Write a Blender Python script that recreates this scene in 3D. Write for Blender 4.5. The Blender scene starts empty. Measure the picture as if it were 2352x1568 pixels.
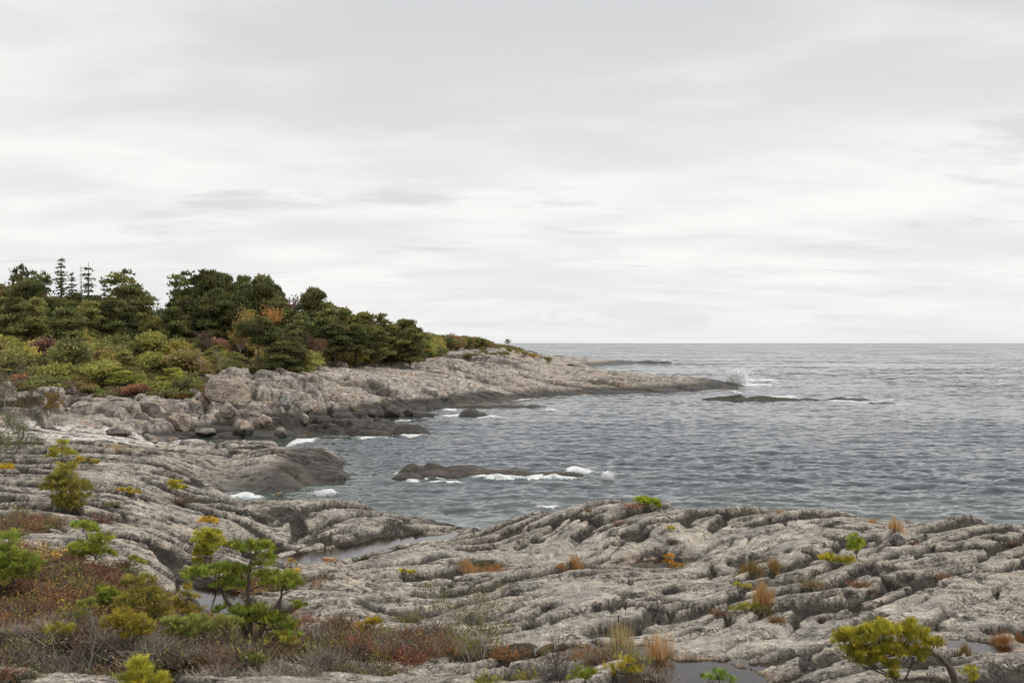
import bpy, math
import numpy as np
from mathutils import Vector, Matrix

# ------------------------------------------------------------------ camera, sky, sun
S = bpy.context.scene
FPX = 2286.7          # focal length in pixels of a 2352 px wide picture (35 mm lens)
U0, V0 = 1176.0, 787.0  # principal column, horizon row
CAMH = 10.0           # eye height above the sea
cam_data = bpy.data.cameras.new('camera')
cam_data.lens = 35.0
cam_data.sensor_width = 36.0
cam_data.shift_y = (787.0 - 784.0) / 2352.0
cam_data.clip_start = 0.2
cam_data.clip_end = 60000.0
camera = bpy.data.objects.new('camera', cam_data)
S.collection.objects.link(camera)
camera.location = (0, 0, CAMH)
camera.rotation_euler = (math.radians(90), 0, 0)
S.camera = camera

world = bpy.data.worlds.new('World')
S.world = world
world.use_nodes = True
nt = world.node_tree
nt.nodes.clear()


class NB:
    """small node helper"""
    def __init__(self, tree): self.t = tree
    def n(self, typ, **kw):
        nd = self.t.nodes.new(typ)
        for k, v in kw.items():
            if k == 'inp':
                for i, val in v.items():
                    if isinstance(val, bpy.types.NodeSocket): self.t.links.new(val, nd.inputs[i])
                    else: nd.inputs[i].default_value = val
            else: setattr(nd, k, v)
        return nd
    def math(self, op, a, b=0.0, c=None, clamp=False):
        nd = self.n('ShaderNodeMath', operation=op, use_clamp=clamp, inp={0: a, 1: b})
        if c is not None:
            if isinstance(c, bpy.types.NodeSocket): self.t.links.new(c, nd.inputs[2])
            else: nd.inputs[2].default_value = c
        return nd.outputs[0]
    def noise(self, vec, scale, detail=5, rough=0.55, dist=0.0, out=0, lac=2.0):
        nd = self.n('ShaderNodeTexNoise', inp={'Vector': vec, 'Scale': scale, 'Detail': detail, 'Roughness': rough, 'Distortion': dist, 'Lacunarity': lac})
        return nd.outputs[out]
    def mapping(self, vec, scale=(1, 1, 1), loc=(0, 0, 0), rot=(0, 0, 0)):
        return self.n('ShaderNodeMapping', inp={'Vector': vec, 'Scale': scale, 'Location': loc, 'Rotation': rot}).outputs[0]
    def ramp(self, fac, stops, interp='LINEAR'):
        nd = self.n('ShaderNodeValToRGB', inp={0: fac})
        cr = nd.color_ramp
        cr.interpolation = interp
        while len(cr.elements) < len(stops): cr.elements.new(0.5)
        for e, (p, c) in zip(cr.elements, stops):
            e.position = p
            e.color = (c[0], c[1], c[2], 1) if hasattr(c, '__len__') else (c, c, c, 1)
        return nd.outputs[0]
    def mix(self, fac, a, b, blend='MIX'):
        nd = self.n('ShaderNodeMix', data_type='RGBA', blend_type=blend)
        for i, val in ((0, fac), (6, a), (7, b)):
            if isinstance(val, bpy.types.NodeSocket): self.t.links.new(val, nd.inputs[i])
            else:
                if i and len(val) == 3: val = (*val, 1)
                nd.inputs[i].default_value = val
        return nd.outputs[2]
    def smooth(self, v, lo, hi, a=0.0, b=1.0):
        nd = self.n('ShaderNodeMapRange', interpolation_type='SMOOTHSTEP', inp={0: v, 1: lo, 2: hi, 3: a, 4: b})
        return nd.outputs[0]


B = NB(nt)
SUN_EL, SUN_AZ = math.radians(42), math.radians(200)
geo = B.n('ShaderNodeNewGeometry')
dirv = B.n('ShaderNodeVectorMath', operation='SCALE', inp={0: geo.outputs['Incoming'], 'Scale': -1.0}).outputs[0]
sep = B.n('ShaderNodeSeparateXYZ', inp={0: dirv})
zc = B.math('MAXIMUM', sep.outputs[2], 0.0)
den = B.math('ADD', zc, 0.10)
px = B.math('DIVIDE', sep.outputs[0], den)
py = B.math('DIVIDE', sep.outputs[1], den)
cl = B.n('ShaderNodeCombineXYZ', inp={0: px, 1: py, 2: 0.0}).outputs[0]
# cloud deck seen in perspective: broad soft masses, finer streaks, small torn shreds
c1 = B.noise(B.mapping(cl, scale=(0.55, 0.75, 1), rot=(0, 0, 0.35), loc=(3.1, 1.7, 0)), 1.0, 6, 0.5, 0.3)
c2 = B.noise(B.mapping(cl, scale=(1.3, 2.2, 1), rot=(0, 0, -0.25), loc=(7.4, 2.1, 0)), 1.0, 5, 0.5, 0.4)
c3 = B.noise(B.mapping(cl, scale=(0.9, 1.6, 1), rot=(0, 0, 0.1), loc=(1.4, 9.2, 0)), 1.0, 6, 0.6, 0.2)
m = B.math('ADD', B.math('MULTIPLY', c1, 0.62), B.math('MULTIPLY', c2, 0.38))
elev = B.math('ARCSINE', sep.outputs[2])
tone = B.ramp(B.smooth(m, 0.36, 0.64), [(0.0, (0.58, 0.60, 0.635)), (0.35, (0.70, 0.712, 0.725)), (0.62, (0.82, 0.82, 0.815)), (1.0, (0.96, 0.95, 0.935))])
# the deck thins towards the horizon and grows a little brighter there
up = B.smooth(elev, 0.03, 0.38)
grad = B.ramp(up, [(0.0, (0.93, 0.93, 0.925)), (0.3, (0.915, 0.91, 0.90)), (0.6, (0.85, 0.847, 0.838)), (1.0, (0.73, 0.733, 0.73))])
sky = B.mix(B.math('MULTIPLY_ADD', up, 0.22, 0.40), grad, tone)
shred = B.smooth(c3, 0.54, 0.68)
shredf = B.math('MULTIPLY', B.math('MULTIPLY', shred, B.smooth(elev, 0.03, 0.08)), B.smooth(elev, 0.36, 0.16))
sky = B.mix(B.math('MULTIPLY', shredf, 0.75), sky, (0.66, 0.675, 0.70))
hz = B.smooth(elev, 0.085, 0.0)
sky = B.mix(B.math('MULTIPLY', hz, 0.45), sky, (0.76, 0.785, 0.80))
# a low far bank of cumulus along the horizon
cb = B.noise(B.mapping(dirv, scale=(14, 14, 46)), 1.0, 5, 0.6)
cbf = B.math('MULTIPLY', B.smooth(cb, 0.5, 0.6), B.math('MULTIPLY', B.smooth(elev, 0.012, 0.022), B.smooth(elev, 0.05, 0.03)))
sky = B.mix(B.math('MULTIPLY', cbf, 0.5), sky, (0.93, 0.925, 0.92))
ns = B.n('ShaderNodeTexSky', sky_type='NISHITA', sun_disc=False, sun_elevation=SUN_EL, sun_rotation=SUN_AZ)
bg1 = B.n('ShaderNodeBackground', inp={0: ns.outputs[0], 1: 0.08})
bg2 = B.n('ShaderNodeBackground', inp={0: B.mix(1.0, sky, (1.006, 1.0, 0.988), 'MULTIPLY'), 1: 1.03})
mx = B.n('ShaderNodeMixShader', inp={0: 0.96, 1: bg1.outputs[0], 2: bg2.outputs[0]})
wo = B.n('ShaderNodeOutputWorld', inp={0: mx.outputs[0]})

sun_data = bpy.data.lights.new('sun', 'SUN')
sun_data.energy = 1.5
sun_data.angle = math.radians(10)
sun_data.color = (1.0, 0.965, 0.91)
sun = bpy.data.objects.new('sun', sun_data)
S.collection.objects.link(sun)
# the bright part of the overcast lies high over the sea
sd = Vector((math.sin(SUN_AZ) * math.cos(SUN_EL), math.cos(SUN_AZ) * math.cos(SUN_EL), math.sin(SUN_EL)))
sd = Vector((0.62, 0.02, 0.78)).normalized()
sun.rotation_euler = sd.to_track_quat('Z', 'Y').to_euler()
ns.sun_elevation = math.asin(sd.z)
ns.sun_rotation = math.atan2(sd.x, sd.y)

S.view_settings.view_transform = 'Standard'
S.view_settings.look = 'None'
S.view_settings.exposure = 0.04
S.view_settings.gamma = 1.0
S.view_settings.use_curve_mapping = False
S.cycles.max_bounces = 6
S.cycles.diffuse_bounces = 3
S.cycles.glossy_bounces = 3
S.cycles.transparent_max_bounces = 12
S.cycles.use_denoising = True

RNG = np.random.default_rng(11)

# ------------------------------------------------------------------ noise toolbox (numpy)
def hsh(ix, iy, seed):
    h = (ix.astype(np.int64) * 374761393 + iy.astype(np.int64) * 668265263 + seed * 1274126177) & 0xffffffff
    h = ((h ^ (h >> 13)) * 1103515245) & 0xffffffff
    h = ((h ^ (h >> 15)) * 2246822519) & 0xffffffff
    return ((h ^ (h >> 16)) & 0xffffff) / float(0x1000000)


def perlin(x, y, seed=0):
    ix = np.floor(x); iy = np.floor(y)
    fx = x - ix; fy = y - iy
    ux = fx * fx * fx * (fx * (fx * 6 - 15) + 10); uy = fy * fy * fy * (fy * (fy * 6 - 15) + 10)
    def g(dx, dy):
        a = hsh(ix + dx, iy + dy, seed) * 6.2831853
        return np.cos(a) * (fx - dx) + np.sin(a) * (fy - dy)
    a = g(0, 0); b = g(1, 0); c = g(0, 1); d = g(1, 1)
    return (a + (b - a) * ux + (c - a) * uy + (a - b - c + d) * ux * uy) * 1.5


def fbm(x, y, octv=4, seed=0, gain=0.5, lac=2.03):
    r = 0; a = 1.0; t = 0
    for o in range(octv):
        r = r + a * perlin(x + 17.3 * o, y - 9.1 * o, seed + o); t += a
        a *= gain; x = x * lac; y = y * lac
    return r / t


def ridged(x, y, octv=4, seed=0, gain=0.55):
    r = 0; a = 1.0; t = 0
    for o in range(octv):
        r = r + a * (1 - np.abs(perlin(x + 7.3 * o, y + 3.1 * o, seed + o)) * 2); t += a
        a *= gain; x = x * 2.07; y = y * 2.07
    return r / t


def worley(x, y, seed=0, jit=0.9):
    ix = np.floor(x); iy = np.floor(y)
    f1 = np.full(x.shape, 9.0); f2 = np.full(x.shape, 9.0)
    cid = np.zeros(x.shape); cx = np.zeros(x.shape); cy = np.zeros(x.shape)
    for dx in (-1, 0, 1):
        for dy in (-1, 0, 1):
            jx = ix + dx; jy = iy + dy
            qx = jx + 0.5 + (hsh(jx, jy, seed) - .5) * jit; qy = jy + 0.5 + (hsh(jx, jy, seed + 31) - .5) * jit
            d = np.hypot(qx - x, qy - y)
            n = d < f1
            f2 = np.where(n, f1, np.minimum(f2, d))
            cid = np.where(n, hsh(jx, jy, seed + 57), cid)
            cx = np.where(n, x - qx, cx); cy = np.where(n, y - qy, cy)
            f1 = np.where(n, d, f1)
    return f1, f2, cid, cx, cy


def ss(x, a, b):
    t = np.clip((x - a) / (b - a), 0, 1)
    return t * t * (3 - 2 * t)


# ------------------------------------------------------------------ the lie of the land
# control heights: per bearing (given as the picture column of a 2352 px frame) a list of ('d', distance, height)
# or (v, distance), the latter meaning a ground point seen at row v
def zv(v, d): return CAMH - (v - V0) / FPX * d


COLS = {
    0: [(1568, 18), (1500, 20), (1430, 23), (1350, 27), (1250, 33), (1180, 40), (1100, 52), (1060, 62), (1030, 75), (985, 90), (965, 100), (925, 112), ('d', 118, 4.2), (885, 125), (845, 150), ('d', 190, 9.0), ('d', 230, 12), ('d', 300, 14), ('d', 450, 15)],
    200: [(1568, 18), (1460, 22), (1400, 26), (1300, 31), (1220, 37), (1140, 45), (1085, 55), (1045, 65), (1025, 78), (1000, 90), (983, 98), (958, 104), (930, 110), (905, 116), (890, 122), (845, 150), ('d', 190, 8.7), ('d', 230, 11.5), ('d', 300, 13.5), ('d', 450, 14)],
    330: [(1568, 18), (1480, 22), (1400, 27), (1300, 32), (1220, 38), (1150, 46), (1095, 56), (1050, 68), (1030, 84), (1015, 92), (995, 101), (965, 105), (935, 111), (905, 117), (893, 123), (850, 150), ('d', 190, 8.4), ('d', 230, 11.2), ('d', 300, 13)],
    450: [(1568, 18), (1520, 21), (1450, 24), (1415, 28), (1385, 31), (1325, 34), (1270, 38), (1200, 45), (1150, 52), (1105, 60), (1085, 66), (1050, 73), (1028, 84), ('d', 94, 0.35), ('d', 99, -0.7), ('d', 104, -0.3), (990, 109), (975, 113), (930, 117), (903, 120), (890, 127), (862, 150), ('d', 190, 8.1), ('d', 230, 11), ('d', 300, 12.5)],
    530: [(1568, 18), (1510, 21), (1455, 24), (1420, 28), (1385, 31), (1325, 34), (1270, 38), (1210, 45), (1160, 51), (1145, 58), ('d', 61.5, 0.25), ('d', 64, -0.3), (1130, 67), (1065, 73), (1030, 84), ('d', 93, 0.1), ('d', 98, -0.9), ('d', 104, -0.4), (985, 110), (965, 115), (905, 121), (860, 127), (862, 145), ('d', 190, 7.8), ('d', 230, 10.6), ('d', 300, 12)],
    620: [(1568, 18), (1500, 22), (1440, 27), (1400, 30), (1330, 36), ('d', 41, 0.9), ('d', 44, 0.3), (1245, 47), (1200, 48.5), (1170, 50.5), (1152, 53), ('d', 56, 0.9), ('d', 59, 0.3), ('d', 62, -0.7), ('d', 65, 0.0), (1045, 72), (1033, 80), (1018, 90), ('d', 94, -0.3), ('d', 100, -1), ('d', 106, 0.0), (980, 111), (955, 116), (905, 122), (868, 130), (862, 145), ('d', 190, 7.5), ('d', 230, 10), ('d', 300, 12)],
    700: [(1568, 18), (1505, 22), (1440, 26), (1400, 29), (1335, 34), (1300, 40), ('d', 43, 0.5), ('d', 46.5, 0.3), (1240, 47.5), (1195, 49), (1165, 51), (1146, 53.5), ('d', 56, 0.8), ('d', 59, 0.2), ('d', 62, -0.9), ('d', 67, -0.3), (1072, 72), (1044, 76), (1030, 82), ('d', 88, -0.5), ('d', 100, -1.2), ('d', 107, 0.0), (983, 112), ('d', 117, 0.7), (930, 124), (882, 131), (865, 145), (850, 165), ('d', 195, 7.4), ('d', 240, 9.8), ('d', 300, 11)],
    745: [('d', 69.5, -0.5), ('d', 72, 0.55), ('d', 75, 1.15), (1038, 79), (1030, 84), ('d', 89, -0.6), ('d', 61, -0.5), ('d', 65, -1)],
    800: [(1568, 18), (1510, 22), (1445, 25), (1390, 29), (1335, 34), (1300, 39), ('d', 42, 0.7), ('d', 44.5, 0.25), ('d', 47, 0.3), (1225, 48.5), (1190, 50), (1165, 52), (1156, 54), ('d', 56.5, 0.4), ('d', 59, -0.2), ('d', 62, -1.2), ('d', 69, -1.0), ('d', 72, 0.1), ('d', 75, 0.05), ('d', 79, -0.8), ('d', 100, -2), ('d', 108, 0), (980, 114), ('d', 120, 0.3), (960, 128), (930, 134), (900, 140), (868, 152), (848, 170), (835, 190), ('d', 240, 8.8), ('d', 300, 9.5)],
    900: [(1568, 18), (1510, 22), (1445, 25.5), (1390, 30), (1335, 35), (1300, 39), (1275, 43), ('d', 46.5, 0.28), ('d', 48.7, 0.3), (1207, 50.3), (1188, 52), ('d', 55, 0.5), ('d', 59, -1.0), ('d', 64, -2.5), ('d', 80, -3), ('d', 105, -1.2), ('d', 110, 0.1), (980, 114), ('d', 120, -0.2), ('d', 134, 0.2), (930, 142), (900, 150), (862, 168), (842, 190), ('d', 240, 7.6), ('d', 300, 8)],
    1000: [(1568, 18), (1520, 22), (1445, 26), (1390, 31), (1340, 36), (1305, 39), (1292, 40.5), (1262, 43), (1243, 47), ('d', 49, 0.3), ('d', 51, 0.45), (1203, 53), ('d', 56, 0.0), ('d', 59, -1.4), ('d', 64, -3), ('d', 90, -3), ('d', 125, -2.5), ('d', 143, -0.1), (930, 150), (905, 158), (870, 172), (842, 193), (824, 215), ('d', 250, 8.2), ('d', 300, 9.3), ('d', 350, 9)],
    1176: [(1568, 18), (1525, 22), (1450, 26), (1405, 29.5), (1350, 34), (1310, 38), (1292, 41), (1250, 45), (1215, 48), (1190, 50), ('d', 52, 0.4), ('d', 55, -1), ('d', 60, -3), ('d', 90, -3), ('d', 155, -2.5), ('d', 172, -0.1), (905, 178), (880, 188), (852, 208), (827, 235), (806, 275), (799, 330), ('d', 400, 7), ('d', 450, 4)],
    1290: [(1568, 18), (1525, 22), (1460, 25.5), (1395, 29.5), (1345, 34), (1305, 38), (1297, 41), (1245, 44), (1195, 47), (1164, 49), ('d', 51, 1.2), ('d', 54, 0), ('d', 60, -3), ('d', 90, -3), ('d', 160, -2.5), ('d', 186, -0.1), (895, 192), (878, 205), (852, 230), (840, 262), ('d', 290, 2.6), ('d', 330, 3.0), (822, 400), (818, 460), ('d', 520, 2)],
    1400: [(1568, 18), (1530, 20), (1500, 23), (1460, 25.5), (1440, 26.5), (1390, 30), (1340, 34), (1307, 38), (1299, 41), (1240, 43.5), (1190, 46), (1153, 49), ('d', 51, 1.7), ('d', 54, 0.2), ('d', 58, -2), ('d', 70, -3), ('d', 100, -4), ('d', 170, -3), ('d', 193, 0), (885, 205), (864, 235), (853, 260), ('d', 285, 0.2), ('d', 320, -2), ('d', 420, -1.5), ('d', 450, 0.3), (829, 480), (826, 520), ('d', 580, -1)],
    1500: [(1568, 19), ('d', 21, 2.75), ('d', 23.5, 2.65), (1460, 25.5), (1400, 29.5), (1340, 34), (1310, 38), ('d', 40.5, 0.85), ('d', 42, 0.8), (1235, 43.6), (1190, 46), (1158, 49), ('d', 51.5, 1.5), ('d', 55, 0), ('d', 60, -2.5), ('d', 100, -4), ('d', 180, -3), ('d', 197, 0), (885, 210), (867, 237), ('d', 262, 1.2), ('d', 285, -1.5), ('d', 350, -3), ('d', 460, -0.9), ('d', 500, 0.1), ('d', 560, -1.5)],
    1600: [('d', 18, 3.3), ('d', 20, 2.7), ('d', 22, 2.5), ('d', 23.8, 2.7), (1440, 27), (1390, 31), (1345, 34), (1315, 37), (1290, 40), (1255, 43), (1200, 46), (1168, 48.5), ('d', 51, 1.2), ('d', 55, -0.4), ('d', 60, -2.5), ('d', 100, -4), ('d', 190, -3), ('d', 205, -0.1), (885, 215), (870, 238), ('d', 258, 0.2), ('d', 280, -2)],
    1700: [('d', 18, 3.3), ('d', 20, 2.7), ('d', 22, 2.55), ('d', 23.5, 2.85), (1400, 28), (1350, 32), (1315, 36), (1280, 40), (1225, 44), (1178, 48), ('d', 50, 1.5), ('d', 54, -0.2), ('d', 58, -2.0), ('d', 100, -4), ('d', 200, -3), ('d', 214, -0.7), ('d', 226, 0.3), ('d', 238, -0.3), ('d', 255, -2)],
    1850: [('d', 18, 3.6), (1540, 21), (1470, 24.5), (1380, 29), (1320, 34), (1280, 38), (1230, 42), (1195, 45.5), (1175, 48), ('d', 50.5, 1.4), ('d', 54, -0.3), ('d', 58, -2), ('d', 100, -4), ('d', 200, -4), ('d', 225, -3), ('d', 260, -3)],
    2000: [(1568, 18), (1520, 21), (1450, 25), (1370, 30), (1300, 35), (1250, 40), (1215, 44), (1192, 47), ('d', 50, 1.2), ('d', 53, -0.2), ('d', 57, -2), ('d', 100, -4), ('d', 225, -4)],
    2180: [(1568, 18.5), (1520, 21), (1484, 23.3), (1450, 25.5), (1380, 29), (1310, 34.5), (1258, 40), (1222, 44.5), (1200, 48), ('d', 50.5, 0.9), ('d', 53, -0.3), ('d', 57, -2), ('d', 100, -4)],
    2352: [(1568, 19), (1510, 22), (1470, 25), (1410, 28), (1345, 32), (1285, 38), (1232, 44), (1206, 49), ('d', 52, 0.3), ('d', 55, -0.9), ('d', 58, -2), ('d', 100, -4)],
}
SKYSEA = [(u, d, -4.0) for u in (1000, 1176, 1400, 1700, 2000, 2352) for d in (75, 120, 145)] + [(u, d, -5.0) for u in (1400, 1850, 2000, 2352, 2600) for d in (170, 300, 420, 700)] + [(1600, 420, -4), (1600, 700, -5), (1290, 700, -4), (1000, 700, 5), (1100, 450, 5), (0, 700, 15), (500, 700, 12)]
pts = []
for u, L in COLS.items():
    us = [u]
    if u == 0: us = [-500, -250, 0]
    if u == 2352: us = [2352, 2600, 2850]
    for uu in us:
        for e in L:
            if e[0] == 'd': pts.append((uu, e[1], e[2]))
            else: pts.append((uu, e[1], zv(e[0], e[1])))
        pts.append((uu, 12, 5.3)); pts.append((uu, 8, 6.6)); pts.append((uu, 4, 7.7)); pts.append((uu, 2, 8.2))
pts += SKYSEA
pts = np.array(pts, float)


def feat(u, d):
    return u / 130.0, np.log(np.maximum(d, 2.0)) * 11.0


PA, PB = feat(pts[:, 0], pts[:, 1])
RC = 0.3
_A = np.sqrt((PA[:, None] - PA[None]) ** 2 + (PB[:, None] - PB[None]) ** 2 + RC)
_n = len(pts)
_M = np.zeros((_n + 1, _n + 1)); _M[:_n, :_n] = -_A + np.eye(_n) * 0.02; _M[:_n, _n] = 1; _M[_n, :_n] = 1
_w = np.linalg.solve(_M, np.append(pts[:, 2], 0))


def base_height(x, y):
    """smooth land height: no detail"""
    d = np.maximum(y, 2.0)
    u = U0 + FPX * x / np.maximum(d, 6.0)
    u = np.clip(u, -480, 2830)
    a, b = feat(u, d)
    out = np.empty(x.shape); 
    af, bf, of = a.ravel().astype(np.float32), b.ravel().astype(np.float32), out.ravel()
    pa, pb, w = PA.astype(np.float32), PB.astype(np.float32), _w[:-1].astype(np.float64)
    for i in range(0, af.size, 20000):
        r = np.sqrt((af[i:i + 20000, None] - pa) ** 2 + (bf[i:i + 20000, None] - pb) ** 2 + np.float32(RC))
        of[i:i + 20000] = -(r.astype(np.float64) @ w) + _w[-1]
    z = of.reshape(x.shape)
    back = np.clip(2.0 - y, 0, 30)
    return z + back * 0.05


def seen(u, v, z):
    """world x, y of the point of the level z seen at (u, v)"""
    d = (CAMH - z) * FPX / (v - V0)
    return (u - U0) / FPX * d, d


POOLS = {
    'channel': (0.35, [(628, 1288), (700, 1265), (850, 1250), (890, 1238), (960, 1229), (1060, 1226), (1045, 1236), (970, 1243), (905, 1252), (855, 1266), (785, 1283), (700, 1300), (640, 1302)]),
    'left': (1.9, [(425, 1352), (470, 1346), (540, 1350), (565, 1370), (560, 1400), (520, 1418), (470, 1408), (440, 1385)]),
    'dark': (0.85, [(1430, 1296), (1470, 1286), (1530, 1280), (1600, 1280), (1610, 1292), (1560, 1303), (1470, 1306)]),
    'reed': (2.75, [(1290, 1496), (1370, 1486), (1480, 1490), (1545, 1518), (1640, 1524), (1715, 1538), (1750, 1556), (1790, 1600), (1700, 1610), (1600, 1590), (1545, 1556), (1470, 1518), (1330, 1510)]),
    'right': (2.75, [(2140, 1474), (2200, 1470), (2275, 1480), (2310, 1492), (2240, 1503), (2180, 1500)]),
}
POOLW = {k: (z, np.array([seen(u, v, z) for u, v in P])) for k, (z, P) in POOLS.items()}


def sdpoly(x, y, P):
    """signed distance to a polygon, negative inside"""
    d = np.full(x.shape, 1e9); ins = np.zeros(x.shape, bool)
    n = len(P)
    for i in range(n):
        ax, ay = P[i]; bx, by = P[(i + 1) % n]
        ex, ey = bx - ax, by - ay
        t = np.clip(((x - ax) * ex + (y - ay) * ey) / (ex * ex + ey * ey), 0, 1)
        d = np.minimum(d, np.hypot(x - ax - t * ex, y - ay - t * ey))
        c = ((ay > y) != (by > y)) & (x < (bx - ax) * (y - ay) / (by - ay + 1e-12) + ax)
        ins ^= c
    return np.where(ins, -d, d)


STR = {}


def strata(x, y, seed, ang, a1, b1, c1, fine):
    """layered gneiss: long overlapping lens-shaped slabs stepping down towards the viewer, in three sizes, split by cracks"""
    ca, sa = math.cos(ang), math.sin(ang)
    wx = fbm(x / 8.0, y / 8.0, 3, seed + 1) * 1.4 * c1; wy = fbm(x / 7.0, y / 7.0, 3, seed + 9) * 1.4 * c1
    t = (x + wx) * ca + (y + wy) * sa; s = -(x + wx) * sa + (y + wy) * ca
    s = s + fbm(t / 3.0, s / 1.6, 3, seed + 20) * 0.34 * c1
    f1, f2, cid, cx, cy = worley(t / (7.5 * c1), s / (1.9 * c1), seed + 2)
    e = f2 - f1
    gate = 0.4 + 0.6 * ss(fbm(x / 9.0, y / 9.0, 2, seed + 40), -0.25, 0.3)
    h = a1 * ((cid - 0.5) * 0.9 - cy * 1.35 * (0.3 + 1.1 * cid) + cx * 0.5 * (cid * 7 % 1 - 0.5)) * gate
    h = h - b1 * (1 - ss(e, 0.0, 0.06 + 0.14 * cid)) * gate + a1 * 0.12 * np.sqrt(np.clip(e, 0, 0.4)) * gate
    s2 = s + fbm(t / 1.1, s / 0.5, 3, seed + 21) * 0.13 * c1
    g1, g2, gid, gx, gy = worley(t / (3.6 * c1), s2 / (0.66 * c1), seed + 3)
    e2 = g2 - g1
    gate2 = 0.08 + 0.92 * ss(fbm(x / 3.4, y / 3.4, 3, seed + 41), -0.15, 0.22)
    h = h + gate2 * (a1 * 0.36 * ((gid - 0.5) * 1.1 - gy * 0.9) - b1 * 0.55 * (1 - ss(e2, 0.04, 0.2)) + a1 * 0.03 * np.sqrt(np.clip(e2, 0, .4)))
    cr = np.maximum((1 - ss(e, 0.05 + 0.08 * cid, 0.08 + 0.13 * cid)) * ss(gate, 0.3, 0.6), (1 - ss(e2, 0.10 + 0.1 * gid, 0.17 + 0.15 * gid)) * ss(gate2, 0.2, 0.6) * (0.5 + 0.5 * gid))
    if fine > 0:
        gate3 = 0.1 + 0.9 * ss(fbm(x / 1.7, y / 1.7, 3, seed + 42), -0.1, 0.25)
        s3 = s2 + fbm(t / 0.3, s / 0.15, 2, seed + 22) * 0.06
        k1, k2, kid, kx, ky = worley(t / 0.75, s3 / 0.2, seed + 4)
        h = h + fine * gate3 * (0.07 * (kid - 0.5) - 0.05 * ky - 0.05 * (1 - ss(k2 - k1, 0, 0.2)))
        cr = np.maximum(cr, (1 - ss(k2 - k1, 0.05, 0.32)) * ss(gate3, 0.3, 0.7) * 0.6 * kid)
        h = h + fine * 0.05 * fbm(t / 0.5, s2 / 0.16, 4, seed + 5, 0.6)
        h = h + fine * 0.035 * ridged(t / 1.6, s2 / 0.5, 3, seed + 6) * gate2
        h = h + fine * 0.02 * fbm(x / 0.12, y / 0.12, 2, seed + 7)
    STR['cr'] = cr
    return h


def blocks(x, y, seed, sz, amp, depth):
    """jointed rock: rounded blocks with deep joints"""
    wx = fbm(x / (sz * 1.2), y / (sz * 1.2), 3, seed) * sz * 0.45; wy = fbm(x / (sz * 1.2), y / (sz * 1.2), 3, seed + 5) * sz * 0.45
    f1, f2, cid, cx, cy = worley((x + wx) / sz, (y + wy) / (sz * 0.8), seed + 11)
    e = f2 - f1
    return amp * ((cid - 0.5) + 0.5 * (cx * (cid - .5) * 2 - cy * 0.8)) * ss(e, 0, 0.16) + amp * 0.9 * np.sqrt(np.clip(e, 0, .5)) - depth * (1 - ss(e, 0, 0.13)), e


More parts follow.
